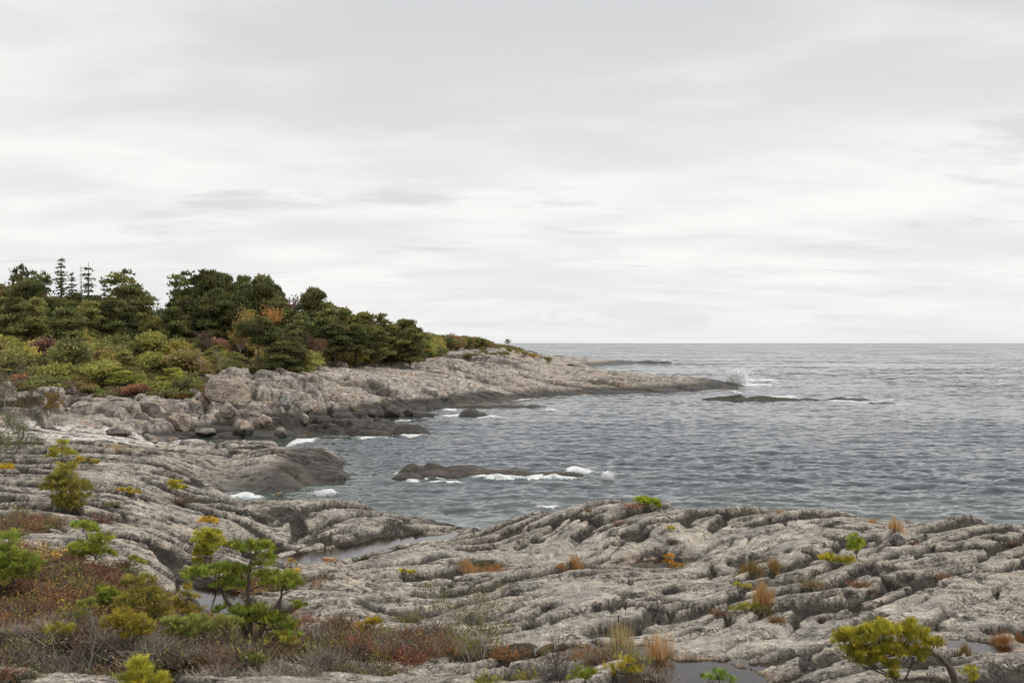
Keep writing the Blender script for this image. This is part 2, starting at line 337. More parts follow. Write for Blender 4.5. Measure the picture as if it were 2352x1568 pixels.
def land_height(x, y, full=False):
    """final ground height with slabs, joints, pool basins"""
    x = np.asarray(x, float); y = np.asarray(y, float)
    zb = base_height(x, y)
    near = 1 - ss(y, 78, 98)
    out = zb.copy()
    det = np.zeros(x.shape)
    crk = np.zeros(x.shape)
    i = near > 0
    if i.any():
        X, Y = x[i], y[i]
        wl = 1 - ss(X + 0.28 * Y - 6 * fbm(X / 9, Y / 9, 2, 77), 2.0, 6.5)
        h = np.zeros(X.shape)
        il = wl > 0; ir = wl < 1
        q = np.zeros(X.shape)
        if il.any(): h[il] += wl[il] * strata(X[il], Y[il], 100, -0.28, 0.31, 0.34, 0.95, 1.0); q[il] += wl[il] * STR['cr']
        if ir.any(): h[ir] += (1 - wl[ir]) * strata(X[ir], Y[ir], 200, 0.76, 0.30, 0.33, 1.05, 1.0); q[ir] += (1 - wl[ir]) * STR['cr']
        h = h + 0.16 * fbm(X / 5.0, Y / 5.0, 3, 300)
        h = h * (0.75 + 0.25 * ss(Y, 20, 30)) * (0.2 + 0.8 * ss(zb[i], -1.5, -0.2))
        det[i] += h * near[i]
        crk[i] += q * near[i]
    j = near < 1
    if j.any():
        X, Y = x[j], y[j]
        cliff = 1 - ss(Y, 128, 150)
        w2, e = blocks(X, Y, 500, 8.5, 1.5, 1.6)
        w3, e3 = blocks(X, Y, 520, 3.0, 0.9, 0.9)
        st = strata(X / 4.0, Y / 4.4, 540, -0.30, 0.42, 0.4, 1.0, 0.0) * 4.0 * 0.6
        gt = ss(fbm(X / 14, Y / 14, 2, 530), -0.25, 0.25)
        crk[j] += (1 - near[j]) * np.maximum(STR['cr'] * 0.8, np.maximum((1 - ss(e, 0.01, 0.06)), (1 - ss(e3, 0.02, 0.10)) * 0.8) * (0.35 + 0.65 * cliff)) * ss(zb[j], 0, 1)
        h = w2 * (0.25 + 0.6 * cliff) + w3 * (0.25 + 0.5 * gt) * (0.45 + 0.55 * cliff) + st * (0.85 - 0.4 * cliff)
        h = h + 0.5 * fbm(X / 22, Y / 22, 3, 550) + 0.14 * fbm(X / 1.1, Y / 0.8, 3, 551)
        h = h * (1 - 0.75 * ss(Y, 230, 330))
        h = h * (0.35 + 0.65 * ss(zb[j], 0.0, 1.4))
        h = h - 0.75 * cliff * ss(zb[j], 0.6, 2.2)
        # bedding: the slope breaks into ledges along gently tilted layers
        zz = zb[j] + h
        q_ = (zz + X * 0.055 + 0.5 * fbm(X / 6, Y / 6, 3, 560)) / (1.15 + 0.5 * fbm(X / 15, Y / 15, 2, 561))
        fr = q_ - np.floor(q_)
        h = h + (ss(fr, 0.30, 0.62) - fr) * 1.15 * (0.30 + 0.55 * cliff) * (1 - ss(Y, 200, 300))
        det[j] += h * (1 - near[j])
    calm = 1 - 0.8 * (1 - ss(np.hypot((x + 39.5) / 9.5, (y - 90.5) / 7.5), 0.75, 1.15))
    out = out + det * calm
    for k, (z, P) in POOLW.items():
        bx0, by0 = P.min(0) - 3; bx1, by1 = P.max(0) + 3
        m = (x > bx0) & (x < bx1) & (y > by0) & (y < by1)
        if not m.any(): continue
        X, Y = x[m], y[m]
        sd_ = sdpoly(X, Y, P) + 0.35 * fbm(X / 1.1, Y / 0.9, 4, 900)
        o = out[m]
        sd_ = sd_ - 0.18
        bot = z - 0.12 - 0.30 * ss(-sd_, 0.2, 0.9) + 0.25 * (o - zb[m])
        k_ = ss(-sd_, 0.0, 0.45)
        o_in = o * (1 - k_) + bot * k_
        o_out = np.maximum(o, z + 0.03 + np.minimum(sd_, 0.3) * 0.3)
        bl = 1 - ss(sd_, 0.25, 0.6)
        out[m] = np.where(sd_ < 0, o_in, o * (1 - bl) + o_out * bl)
    if full: return out, zb, crk
    return out


def hit(u, v, d0=8.0, d1=420.0, n=900):
    """ground point met by the sight line through (u, v)"""
    d = np.exp(np.linspace(math.log(d0), math.log(d1), n))
    x = (u - U0) / FPX * d
    z = land_height(x, d)
    r = CAMH - (v - V0) / FPX * d
    k = np.nonzero(z >= r)[0]
    k = k[0] if len(k) else int(np.argmin(np.abs(r - z)))
    return float(x[k]), float(d[k]), float(z[k])


def ground(x, y):
    return float(land_height(np.array([x]), np.array([y]))[0])


# ------------------------------------------------------------------ mesh and tagging helpers
def mesh_np(name, V, F, mats=(), smooth=True, cols=None, mat_idx=None):
    me = bpy.data.meshes.new(name)
    V = np.asarray(V, np.float32); F = np.asarray(F, np.int32)
    k = F.shape[1]
    me.vertices.add(len(V)); me.vertices.foreach_set('co', V.ravel())
    me.loops.add(F.size); me.loops.foreach_set('vertex_index', F.ravel())
    me.polygons.add(len(F)); me.polygons.foreach_set('loop_start', np.arange(0, F.size, k, dtype=np.int32))
    me.update(calc_edges=True)
    me.polygons.foreach_set('use_smooth', np.full(len(F), smooth))
    if mat_idx is not None: me.polygons.foreach_set('material_index', np.asarray(mat_idx, np.int32))
    for nm, c in (cols or {}).items():
        if c.ndim == 2:
            a = me.color_attributes.new(nm, 'FLOAT_COLOR', 'POINT')
            c4 = np.ones((len(V), 4), np.float32); c4[:, :3] = c
            a.data.foreach_set('color', c4.ravel())
        else:
            a = me.attributes.new(nm, 'FLOAT', 'POINT')
            a.data.foreach_set('value', c.astype(np.float32))
    for m_ in mats: me.materials.append(m_)
    return me


def link(name, data, parent=None, loc=None, rz=0.0, sc=1.0):
    o = bpy.data.objects.new(name, data)
    S.collection.objects.link(o)
    if parent is not None: o.parent = parent
    if loc is not None: o.location = loc
    if rz: o.rotation_euler = (0, 0, rz)
    if sc != 1.0: o.scale = sc if hasattr(sc, '__len__') else (sc, sc, sc)
    return o


def tag(o, label=None, cat=None, group=None, kind=None):
    if label: o['label'] = label
    if cat: o['category'] = cat
    if group: o['group'] = group
    if kind: o['kind'] = kind
    return o


def new_mat(name):
    m_ = bpy.data.materials.new(name); m_.use_nodes = True
    m_.node_tree.nodes.clear()
    return m_, NB(m_.node_tree)

# ------------------------------------------------------------------ materials of rock and water
def rock_material(name, grain=1.0):
    m_, b = new_mat(name)
    tc = b.n('ShaderNodeNewGeometry').outputs['Position']
    col = b.n('ShaderNodeAttribute', attribute_name='Col').outputs['Color']
    wet = b.n('ShaderNodeAttribute', attribute_name='wet').outputs['Fac']
    veg = b.n('ShaderNodeAttribute', attribute_name='veg').outputs['Fac']
    lines = []
    g1 = b.noise(tc, 2.2, 8, 0.65)
    g2 = b.noise(tc, 17.0, 6, 0.7)
    g3 = b.noise(tc, 60.0, 3, 0.6)
    mot = b.ramp(b.math('ADD', b.math('MULTIPLY', g1, 0.45), b.math('MULTIPLY', g2, 0.55)), [(0.36, 0.25), (0.45, 0.78), (0.53, 1.15), (0.63, 1.9)])
    c = b.mix(1.0, col, mot, 'MULTIPLY')
    sp = b.ramp(g3, [(0.35, 0.5), (0.5, 1.0), (0.65, 1.5)])
    c = b.mix(0.8, c, sp, 'MULTIPLY')
    # pale crust lichens and dark ones, both in spots with a shape of their own
    v1 = b.n('ShaderNodeTexVoronoi', inp={'Vector': b.mix(0.08, tc, b.noise(tc, 9.0, 3, out=1)), 'Scale': 6.5, 'Randomness': 1.0})
    lich = b.math('MULTIPLY', b.smooth(v1.outputs['Distance'], 0.30, 0.18), b.smooth(b.noise(tc, 0.8, 4), 0.5, 0.62))
    lich = b.math('MULTIPLY', lich, b.math('SUBTRACT', 1.0, b.math('MAXIMUM', wet, veg)))
    c = b.mix(b.math('MULTIPLY', lich, 0.5), c, (0.50, 0.50, 0.45))
    # hairline joints
    wv = b.mix(0.12, tc, b.noise(tc, 1.3, 4, out=1))
    for (sc_, w_, st_, ro_, se_) in ((1.1, 0.022, 0.75, 0.5, (1.0, 2.6, 2.2)), (3.4, 0.03, 0.6, -0.25, (1.0, 2.2, 2.0)), (0.55, 0.012, 0.8, 0.9, (1.0, 2.0, 1.6))):
        ln = b.noise(b.mapping(wv, scale=se_, rot=(0, 0, ro_)), sc_ / grain ** 0.5, 5, 0.55, 0.2)
        hl = b.math('MULTIPLY', b.smooth(b.math('ABSOLUTE', b.math('SUBTRACT', ln, 0.5)), w_, w_ * 0.15), b.smooth(b.noise(tc, 0.7, 3), 0.36, 0.56))
        hl = b.math('MULTIPLY', hl, b.math('SUBTRACT', 1.0, wet))
        c = b.mix(b.math('MULTIPLY', hl, st_ if grain < 2 else st_ * 0.7), c, (0.06, 0.052, 0.042))
        lines.append(hl)
    dk = b.smooth(b.noise(b.mapping(tc, scale=(1, 1, 0.45)), 4.2, 7, 0.7, 0.4), 0.52, 0.66)
    c = b.mix(b.math('MULTIPLY', dk, 0.42 if grain < 2 else 0.25), c, (0.085, 0.08, 0.07))
    # soil with moss and litter
    so = b.mix(b.smooth(b.noise(tc, 1.6, 6, 0.65), 0.42, 0.6), (0.055, 0.042, 0.028), (0.085, 0.085, 0.03))
    so = b.mix(b.smooth(b.noise(tc, 5.0, 5, 0.7), 0.5, 0.66), so, (0.16, 0.095, 0.045))
    vf = b.smooth(b.math('ADD', veg, b.math('MULTIPLY_ADD', g2, 0.9, -0.45)), 0.4, 0.6)
    c = b.mix(vf, c, so)
    bm = b.n('ShaderNodeBump', inp={'Strength': 0.9, 'Distance': 0.05 * grain, 'Height': b.math('SUBTRACT', b.math('ADD', b.math('MULTIPLY', g2, 0.6), b.math('MULTIPLY', g3, 0.4)), b.math('ADD', lines[0], lines[2]))})
    bm2 = b.n('ShaderNodeBump', inp={'Strength': 0.6, 'Distance': 0.25 * grain, 'Height': b.noise(b.mapping(tc, scale=(1.0, 1.4, 2.5)), 2.4, 6, 0.62, 0.3), 'Normal': bm.outputs[0]})
    rough = b.math('MULTIPLY_ADD', wet, -0.42, 0.88)
    p = b.n('ShaderNodeBsdfPrincipled', inp={'Base Color': c, 'Roughness': rough, 'Normal': bm2.outputs[0], 'Specular IOR Level': 0.35})
    b.n('ShaderNodeOutputMaterial', inp={0: p.outputs[0]})
    return m_


M_ROCK = rock_material('gneiss')
M_ROCK_FAR = rock_material('gneiss_of_headland', 2.2)


def shade_cols(x, y, z, zb, seed=0):
    """rock colour, tide staining and soil cover per point"""
    n1 = fbm(x / 6, y / 6, 4, 700 + seed); n2 = fbm(x / 2.1 + z, y / 2.1 - z, 4, 710 + seed); n3 = fbm(x / 14, y / 14, 3, 720 + seed)
    near = (1 - ss(y, 60, 96))[:, None]
    grey = np.array([0.485, 0.434, 0.365]); warm = np.array([0.54, 0.475, 0.41])
    c = grey * near + warm * (1 - near)
    c = c * (1 + 0.35 * n1 + 0.3 * n2)[:, None]
    pink = (ss(n2 + 0.5 * n3, 0.12, 0.42) * (0.12 + 0.42 * (1 - near[:, 0])))[:, None]
    c = c * (1 - pink) + np.array([0.52, 0.37, 0.27]) * pink
    ora = (ss(fbm(x / 3.3, y / 3.3 + z, 3, 730), 0.28, 0.42) * (0.06 + 0.3 * (1 - near[:, 0])))[:, None]
    c = c * (1 - ora) + np.array([0.45, 0.27, 0.10]) * ora
    bl = (ss(n1 - n2, 0.1, 0.5) * 0.45)[:, None]
    c = c * (1 - bl) + np.array([0.21, 0.205, 0.20]) * bl
    # vertical dark streaks of seepage on the cliff
    u = U0 + FPX * x / np.maximum(y, 6)
    stx = ss(fbm(x / 0.7, z / 7.0, 3, 740) + 0.4 * fbm(x / 9, y / 9, 2, 741), 0.05, 0.35) * ((y > 105) & (y < 150) & (z > 0.8)) * 0.5
    c = c * (1 - stx[:, None]) + np.array([0.10, 0.085, 0.075]) * stx[:, None]
    # pale sheet of bare rock by the cove
    wsl = (1 - ss(np.hypot((x + 38.5) / 10.0, (y - 90.5) / 7.4) + 0.12 * n2 + 0.1 * n1, 0.85, 1.03))[:, None]
    c = c * (1 - wsl) + np.array([0.78, 0.715, 0.645]) * wsl
    # black and brown band of algae above the waterline
    T = 0.75 + 0.45 * (y > 100) + 0.25 * n1 + 0.25 * n2 + 0.5 * ss(u, 1350, 1700) * (y > 180) + 0.75 * ((u > 600) & (u < 1260) & (y > 104) & (y < 175)) * (1 - ss(z, 1.5, 2.2)) + 1.6 * ss(u, 560, 680) * ((y > 63) & (y < 82)) + 0.2 * (y > 300)
    sea_side = ((y > 52) & ((u > 440) | (y > 96))) | (y > 104)
    wd_ = 0.2 + 0.7 * ((y > 63) & (y < 90))
    wet = (1 - ss(z + 0.5 * wd_ * n1, T - 0.35 - wd_, T + wd_)) * sea_side
    wb = wet[:, None]
    dark = np.array([0.045, 0.04, 0.034]) * (1 - ss(n2, 0.0, 0.4))[:, None] + np.array([0.10, 0.08, 0.05]) * ss(n2, 0.0, 0.4)[:, None]
    c = c * (1 - wb) + dark * wb
    # brown iron stain round the pools
    for k, (pz, P) in POOLW.items():
        mm = (x > P[:, 0].min() - 2.5) & (x < P[:, 0].max() + 2.5) & (y > P[:, 1].min() - 2.5) & (y < P[:, 1].max() + 2.5)
        if mm.any():
            sdd = sdpoly(x[mm], y[mm], P)
            f = (ss(fbm(x[mm] / 2.2, y[mm] / 2.2, 2, 745), -0.25, 0.2) * (1 - ss(sdd + 0.4 * n2[mm], 0.1, 0.75)) * (1 - ss(z[mm], pz + 0.12, pz + 0.42)))[:, None]
            under = (ss(pz - z[mm], -0.03, 0.05) * (sdd < 0.6))[:, None]
            c[mm] = c[mm] * (1 - 0.6 * f) + np.array([0.22, 0.14, 0.075]) * 0.6 * f
            c[mm] = c[mm] * (1 - under) + np.array([0.13, 0.07, 0.025]) * under
    # soil inland
    db = np.interp(u, [0, 200, 330, 450, 500, 560, 620, 700, 800, 900, 1000, 1100, 1176, 1290, 1400], [121, 121, 122, 124, 138, 146, 142, 168, 190, 205, 228, 262, 300, 430, 2000])
    veg = ss(y + 9 * n1 + 7 * n2, db - 2, db + 4) * (y > 100)
    for (vx, vy, rx, ry) in VEGW:
        mm = (np.abs(x - vx) < rx * 1.6) & (np.abs(y - vy) < ry * 1.6)
        if mm.any():
            r = np.hypot((x[mm] - vx) / rx, (y[mm] - vy) / ry) + 0.7 * n2[mm] + 0.25 * n1[mm]
            veg[mm] = np.maximum(veg[mm], 1 - ss(r, 0.75, 1.05))
    # turf holds in hollows of the higher slabs
    hol = ss((zb + 0.0) - z, 0.32, 0.55) * ss(fbm(x / 2.5, y / 2.5, 3, 760), 0.02, 0.25) * ((y < 52) | (u < 420)) * (z > 1.1)
    veg = np.maximum(veg, hol * 0.85)
    return np.clip(c, 0.02, 0.88), wet, np.clip(veg, 0, 1)


# patches of soil seen on the near shore: (u, v, half width m, half depth m)
VEG = [(60, 1300, 2.0, 2.4), (110, 1360, 2.6, 2.0), (40, 1400, 2.5, 2.2), (220, 1330, 2.3, 1.8), (180, 1400, 2.4, 1.2), (300, 1370, 1.6, 1.3), (60, 1490, 2.4, 1.0), (200, 1510, 2.3, 0.9),
       (330, 1440, 1.7, 1.6), (420, 1480, 1.9, 1.4), (280, 1540, 1.9, 0.9), (560, 1450, 1.5, 1.7), (640, 1500, 1.9, 1.5), (500, 1540, 1.9, 0.9), (780, 1480, 1.9, 1.5), (880, 1470, 1.7, 1.5), (800, 1540, 1.3, 0.6), (1000, 1490, 1.5, 1.3),
       (1090, 1500, 1.0, 1.0), (1180, 1500, 0.9, 0.9), (20, 1210, 1.6, 2.5), (600, 1350, 1.2, 1.4), (20, 930, 3.0, 8.0), (20, 1020, 2.6, 3.5),
       (1100, 1296, 0.9, 0.2), (1325, 1297, 0.4, 0.2), (1750, 1290, 0.6, 0.25), (1745, 1400, 0.45, 0.35), (1330, 1500, 0.5, 0.3), (1480, 1545, 1.2, 0.7), (2340, 1465, 0.7, 0.3), (560, 905, 0.1, 0.1)]
VEGW = []
for (u, v, rx, ry) in VEG:
    px_, py_, _ = hit(u, v)
    VEGW.append((px_, py_, rx, ry))


def step_rows(segs):
    r = []
    for a, b_, s_ in segs:
        if s_ > 0: r.append(np.arange(a, b_, s_))
        else: r.append(np.exp(np.arange(math.log(a), math.log(b_), -s_)))
    return np.concatenate(r)


def land_patch(name, ys, ts, mat, label, low):
    Y, T = np.meshgrid(ys, ts, indexing='ij')
    X = T * (Y + 4 + 3.5 * (1 - ss(Y, 24, 60)) + np.maximum(0, 14 - Y) * 0.8)
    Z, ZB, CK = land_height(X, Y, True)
    # steep ledge faces run level along the bedding: even out the jitter across them
    for _ in range(2):
        gy_ = np.abs(np.gradient(Z, axis=0) / np.maximum(np.gradient(Y, axis=0), 1e-3))
        w_ = ss(gy_, 0.7, 1.8)
        w_ = np.maximum(w_, 0.5 * (np.roll(w_, 1, 1) + np.roll(w_, -1, 1)))
        zs = sum(np.roll(Z, k_, 1) for k_ in range(-2, 3)) / 5
        zs[:, :4] = Z[:, :4]; zs[:, -4:] = Z[:, -4:]
        Z = Z * (1 - w_) + zs * w_
    Z = Z - ss(CK, 0.45, 0.8) * 0.17 * (1 - ss(Y, 60, 100)) - CK * 0.3 * ss(Y, 90, 110)
    nr, nc = X.shape
    idx = np.arange(nr * nc).reshape(nr, nc)
    F = np.stack([idx[:-1, :-1], idx[:-1, 1:], idx[1:, 1:], idx[1:, :-1]], -1).reshape(-1, 4)
    x, y, z, zb = X.ravel(), Y.ravel(), Z.ravel(), ZB.ravel()
    keep = (z[F] > low).any(1)
    F = F[keep]
    used = np.unique(F)
    re = np.full(nr * nc, -1, np.int64); re[used] = np.arange(len(used))
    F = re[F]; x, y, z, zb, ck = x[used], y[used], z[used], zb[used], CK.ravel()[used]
    c, wet, veg = shade_cols(x, y, z, zb)
    # shade of the open joints painted in: near-black colour along the crack lines
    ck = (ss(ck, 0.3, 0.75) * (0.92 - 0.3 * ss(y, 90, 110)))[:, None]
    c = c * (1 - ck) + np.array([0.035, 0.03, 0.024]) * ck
    # overhang and roughness sideways on steep faces
    hx = 0.22 * fbm(z / 0.8 + x / 3, y / 1.5, 3, 811) * ss(y, 96, 112); hy = 0.5 * fbm(x / 1.6, z / 0.7, 3, 812) * ss(y, 96, 112) * (1 - ss(y, 150, 200))
    V = np.stack([x + hx, y + hy, z], 1)
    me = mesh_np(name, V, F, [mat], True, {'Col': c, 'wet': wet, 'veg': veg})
    o = link(name, me)
    tag(o, label=label, kind='structure')

    return o


ts = np.linspace(-0.62, 0.62, 800)
rows_near = step_rows([(-8, 15, 0.3), (15, 50, 0.09), (50, 66, 0.13), (66, 82, 0.17), (82, 97.01, 0.3)])
rows_far = np.concatenate([[rows_near[-1]], step_rows([(rows_near[-1] + 0.25, 150, 0.25), (150, 240, 0.6), (240, 720, -0.012)])])
near_shore = land_patch('rocky_ground', rows_near, ts, M_ROCK, 'grey cracked gneiss slabs of the near shore with pools and heather', -1.2)
far_shore = land_patch('headland_ground', rows_far, ts, M_ROCK_FAR, 'warm grey rock headland with cliffs rising to wooded ground', -1.5)

# ------------------------------------------------------------------ skerries: low rocks standing in the sea
SK = [  # label, centre u, waterline v, half length m, half width m, height m, seed, humps (along, across, len, wid, h)
    ('long low brown rock awash in the bay before the near shore', 1110, 1100, 7.6, 2.4, 0.9, 1, [(-0.55, 0.3, 0.30, 0.55, 1.0), (-0.25, 0.35, 0.35, 0.45, 0.85), (-0.72, -0.55, 0.16, 0.3, 0.55), (-0.3, -0.2, 0.15, 0.35, 0.42), (-0.05, 0.2, 0.3, 0.4, 0.55), (0.25, 0, 0.45, 0.35, 0.55), (0.65, 0.1, 0.35, 0.3, 0.38)]),
    ('small dark rock breaking the surface left of the long rock', 922, 1098, 0.75, 0.5, 0.42, 2, [(0, 0, 0.8, 0.8, 0.9)]),
    ('small dark humped rock with surf below the headland', 1085, 956, 2.3, 1.6, 0.95, 3, [(-0.1, 0, 0.75, 0.8, 1.0), (0.5, 0.1, 0.45, 0.5, 0.55), (-0.6, -0.4, 0.3, 0.3, 0.4)]),
    ('flat dark reef in open water off the point', 1735, 920, 9.6, 3.2, 0.75, 4, [(-0.5, 0, 0.45, 0.5, 0.5), (0.0, 0.2, 0.5, 0.6, 1.0), (0.5, 0, 0.5, 0.5, 0.55)]),
    ('low green reef between two lines of foam', 1935, 921, 7.5, 2.6, 0.5, 5, [(-0.4, 0.3, 0.5, 0.5, 0.7), (0.2, 0.4, 0.6, 0.5, 1.0)]),
    ('outermost low rock of the reef farthest from the point', 2035, 927, 4.2, 1.6, 0.38, 6, [(-0.1, 0, 0.8, 0.7, 1.0)]),
    ('thin far skerry with a white breaker beyond the point', 1508, 834, 11.0, 7.0, 1.3, 7, [(-0.3, 0, 0.6, 0.6, 0.8), (0.4, 0, 0.4, 0.5, 0.7)]),
    ('flat dark rock shelf running out beneath the headland cliffs', 905, 1000, 4.6, 2.4, 1.3, 8, [(-0.3, 0.3, 0.65, 0.6, 1.0), (0.35, 0.0, 0.5, 0.45, 0.9), (-0.5, -0.4, 0.4, 0.35, 0.45)]),
    ('low tongue of dark rock reaching out below the steep headland', 1150, 936, 7.5, 2.6, 1.0, 9, [(-0.5, 0.2, 0.6, 0.7, 1.0), (0.1, 0.1, 0.5, 0.5, 0.7), (0.6, 0, 0.35, 0.4, 0.35)]),
]


def skerry_shape(x, y, s):
    _, u, v, L, W, h, seed, hum = s
    cx, cy = seen(u, v, 0.0); cy += W * 0.55
    a = (x - cx) / L; b_ = (y - cy) / W
    wob = 0.16 * fbm(x / (0.35 * L), y / (0.35 * L), 3, 1000 + seed)
    z = np.full(x.shape, -1.6)
    for (ha, hb, hl, hw, hh) in hum:
        r2 = ((a - ha) / hl) ** 2 + ((b_ - hb) / hw) ** 2 + wob * 2
        z = np.maximum(z, hh * h * 0.95 * (1 - np.maximum(r2, 0) ** 1.5 * 0.9))
    k = min(1.0, h)
    sc = 0.5 if L < 3 else (0.9 if cy < 120 else 2.0)
    z = z + strata(x / sc, y / sc, 1100 + seed * 10, 0.1, 0.46, 0.40, 1.0, 0.0) * sc * 0.85 * k * ss(z, -0.8, 0.4)
    return z


def skerry_height(x, y):
    z = np.full(x.shape, -9.0)
    for s in SK:
        cx, cy = seen(s[1], s[2], 0.0)
        mm = (np.abs(x - cx) < s[3] * 1.5 + 1) & (np.abs(y - cy - s[4] * .55) < s[4] * 1.8 + 1)
        if mm.any(): z[mm] = np.maximum(z[mm], skerry_shape(x[mm], y[mm], s))
    return z


for s in SK:
    label, u, v, L, W, h, seed, hum = s
    cx, cy = seen(u, v, 0.0); cy += W * 0.55
    nx = int(np.clip(L * 2.6 / (cy / 995 * 1.2), 30, 220)); ny = int(np.clip(nx * W / L * 1.3, 30, 110))
    X, Y = np.meshgrid(np.linspace(cx - L * 1.35, cx + L * 1.35, nx), np.linspace(cy - W * 1.5, cy + W * 1.5, ny))
    Z = skerry_shape(X, Y, s)
    idx = np.arange(X.size).reshape(X.shape)
    F = np.stack([idx[:-1, :-1], idx[:-1, 1:], idx[1:, 1:], idx[1:, :-1]], -1).reshape(-1, 4)
    x, y, z = X.ravel(), Y.ravel(), Z.ravel()
    F = F[(z[F] > -0.9).any(1)]
    used = np.unique(F); re = np.full(x.size, -1); re[used] = np.arange(len(used)); F = re[F]
    x, y, z = x[used], y[used], z[used]
    n2 = fbm(x / 1.6, y / 1.6, 4, 60 + seed)
    base = np.array([[0.085, 0.07, 0.052], [0.10, 0.085, 0.07], [0.13, 0.11, 0.09], [0.085, 0.075, 0.065], [0.07, 0.065, 0.05], [0.07, 0.066, 0.048], [0.05, 0.045, 0.04], [0.09, 0.078, 0.065], [0.085, 0.075, 0.065], [0.13, 0.11, 0.095]][seed % 10])
    c = base * (1 + 0.5 * n2)[:, None]
    lo = (1 - ss(z, 0.05, 0.35))[:, None]
    c = c * (1 - lo) + np.array([0.045, 0.042, 0.03]) * lo
    me = mesh_np('skerry', np.stack([x - cx, y - cy, z], 1), F, [M_ROCK], True, {'Col': c, 'wet': np.clip(1 - ss(z, 0.3, 0.9) * 0.6, 0, 1), 'veg': np.zeros(len(x))})
    tag(link('skerry', me, loc=(cx, cy, 0)), label, 'rock', 'skerries and reefs in the water')

# ------------------------------------------------------------------ the sea
def wave_tile(N, L, parts, seed):
    rng = np.random.default_rng(seed)
    k1 = np.fft.fftfreq(N, L / N) * 2 * math.pi
    KX, KY = np.meshgrid(k1, k1, indexing='xy')
    K = np.hypot(KX, KY); K[0, 0] = 1
    Hs = Dx = Dy = 0
    for (lam, std, ang, pw, chop) in parts:
        kp = 2 * math.pi / lam
        c_ = (KX * math.cos(ang) + KY * math.sin(ang)) / K
        P = np.exp(-0.8 * (kp / K) ** 2) / K ** 3.6 * (np.abs(c_) ** pw + 0.06) * np.where(c_ > 0, 1, 0.25)
        P[0, 0] = 0
        h = np.sqrt(P) * (rng.normal(size=(N, N)) + 1j * rng.normal(size=(N, N)))
        H = np.fft.ifft2(h).real
        f = std / H.std()
        Hs = Hs + H * f
        Dx = Dx + chop * np.fft.ifft2(-1j * KX / K * h).real * f
        Dy = Dy + chop * np.fft.ifft2(-1j * KY / K * h).real * f
    return np.stack([Dx, Dy, Hs], -1)


def sample(tile, L, x, y):
    N = tile.shape[0]
    fx = (x / L * N) % N; fy = (y / L * N) % N
    ix = np.floor(fx).astype(int) % N; iy = np.floor(fy).astype(int) % N
    ax = (fx - np.floor(fx))[..., None]; ay = (fy - np.floor(fy))[..., None]
    jx = (ix + 1) % N; jy = (iy + 1) % N
    return (tile[iy, ix] * (1 - ax) + tile[iy, jx] * ax) * (1 - ay) + (tile[jy, ix] * (1 - ax) + tile[jy, jx] * ax) * ay


W1 = wave_tile(512, 71.0, [(4.1, 0.072, math.radians(-108), 3, 1.2)], 5)
W2 = wave_tile(256, 173.0, [(17.0, 0.04, math.radians(-125), 4, 1.0)], 8)
W3 = wave_tile(256, 19.0, [(1.6, 0.027, math.radians(-80), 2, 1.0)], 9)

ys = step_rows([(50, 125, 0.21), (125, 420, -0.0042), (420, 1500, -0.02), (1500, 30000, -0.12)])
ys = np.append(ys, 30000.0)
tsx = np.linspace(-0.66, 0.66, 570)
Y, T = np.meshgrid(ys, tsx, indexing='ij')
X = T * (Y + 4)
x, y = X.ravel(), Y.ravel()
nearw = y < 730
land = np.full(x.shape, -6.0)
land[nearw] = land_height(x[nearw], y[nearw])
land = np.maximum(land, np.where(nearw, skerry_height(x, y), -9))
swell = 1 - ss(y, 420, 1500)
dv = sample(W1, 71.0, x * 0.96 + y * 0.28, y * 0.96 - x * 0.28) * (1 - 0.85 * ss(y, 150, 420))[:, None] + sample(W2, 173.0, x, y) * swell[:, None] + sample(W3, 19.0, x, y) * (1 - ss(y, 90, 170))[:, None]
grp = 0.75 + 0.5 * fbm(x / 30, y / 45, 2, 1500)
shel = 0.4 + 0.6 * ss(-land, 0.2, 1.8)
inner = 0.5 + 0.5 * ss(x + 0.0 * y, -34, -12) * 1.0
dv = dv * (grp * shel * inner)[:, None]
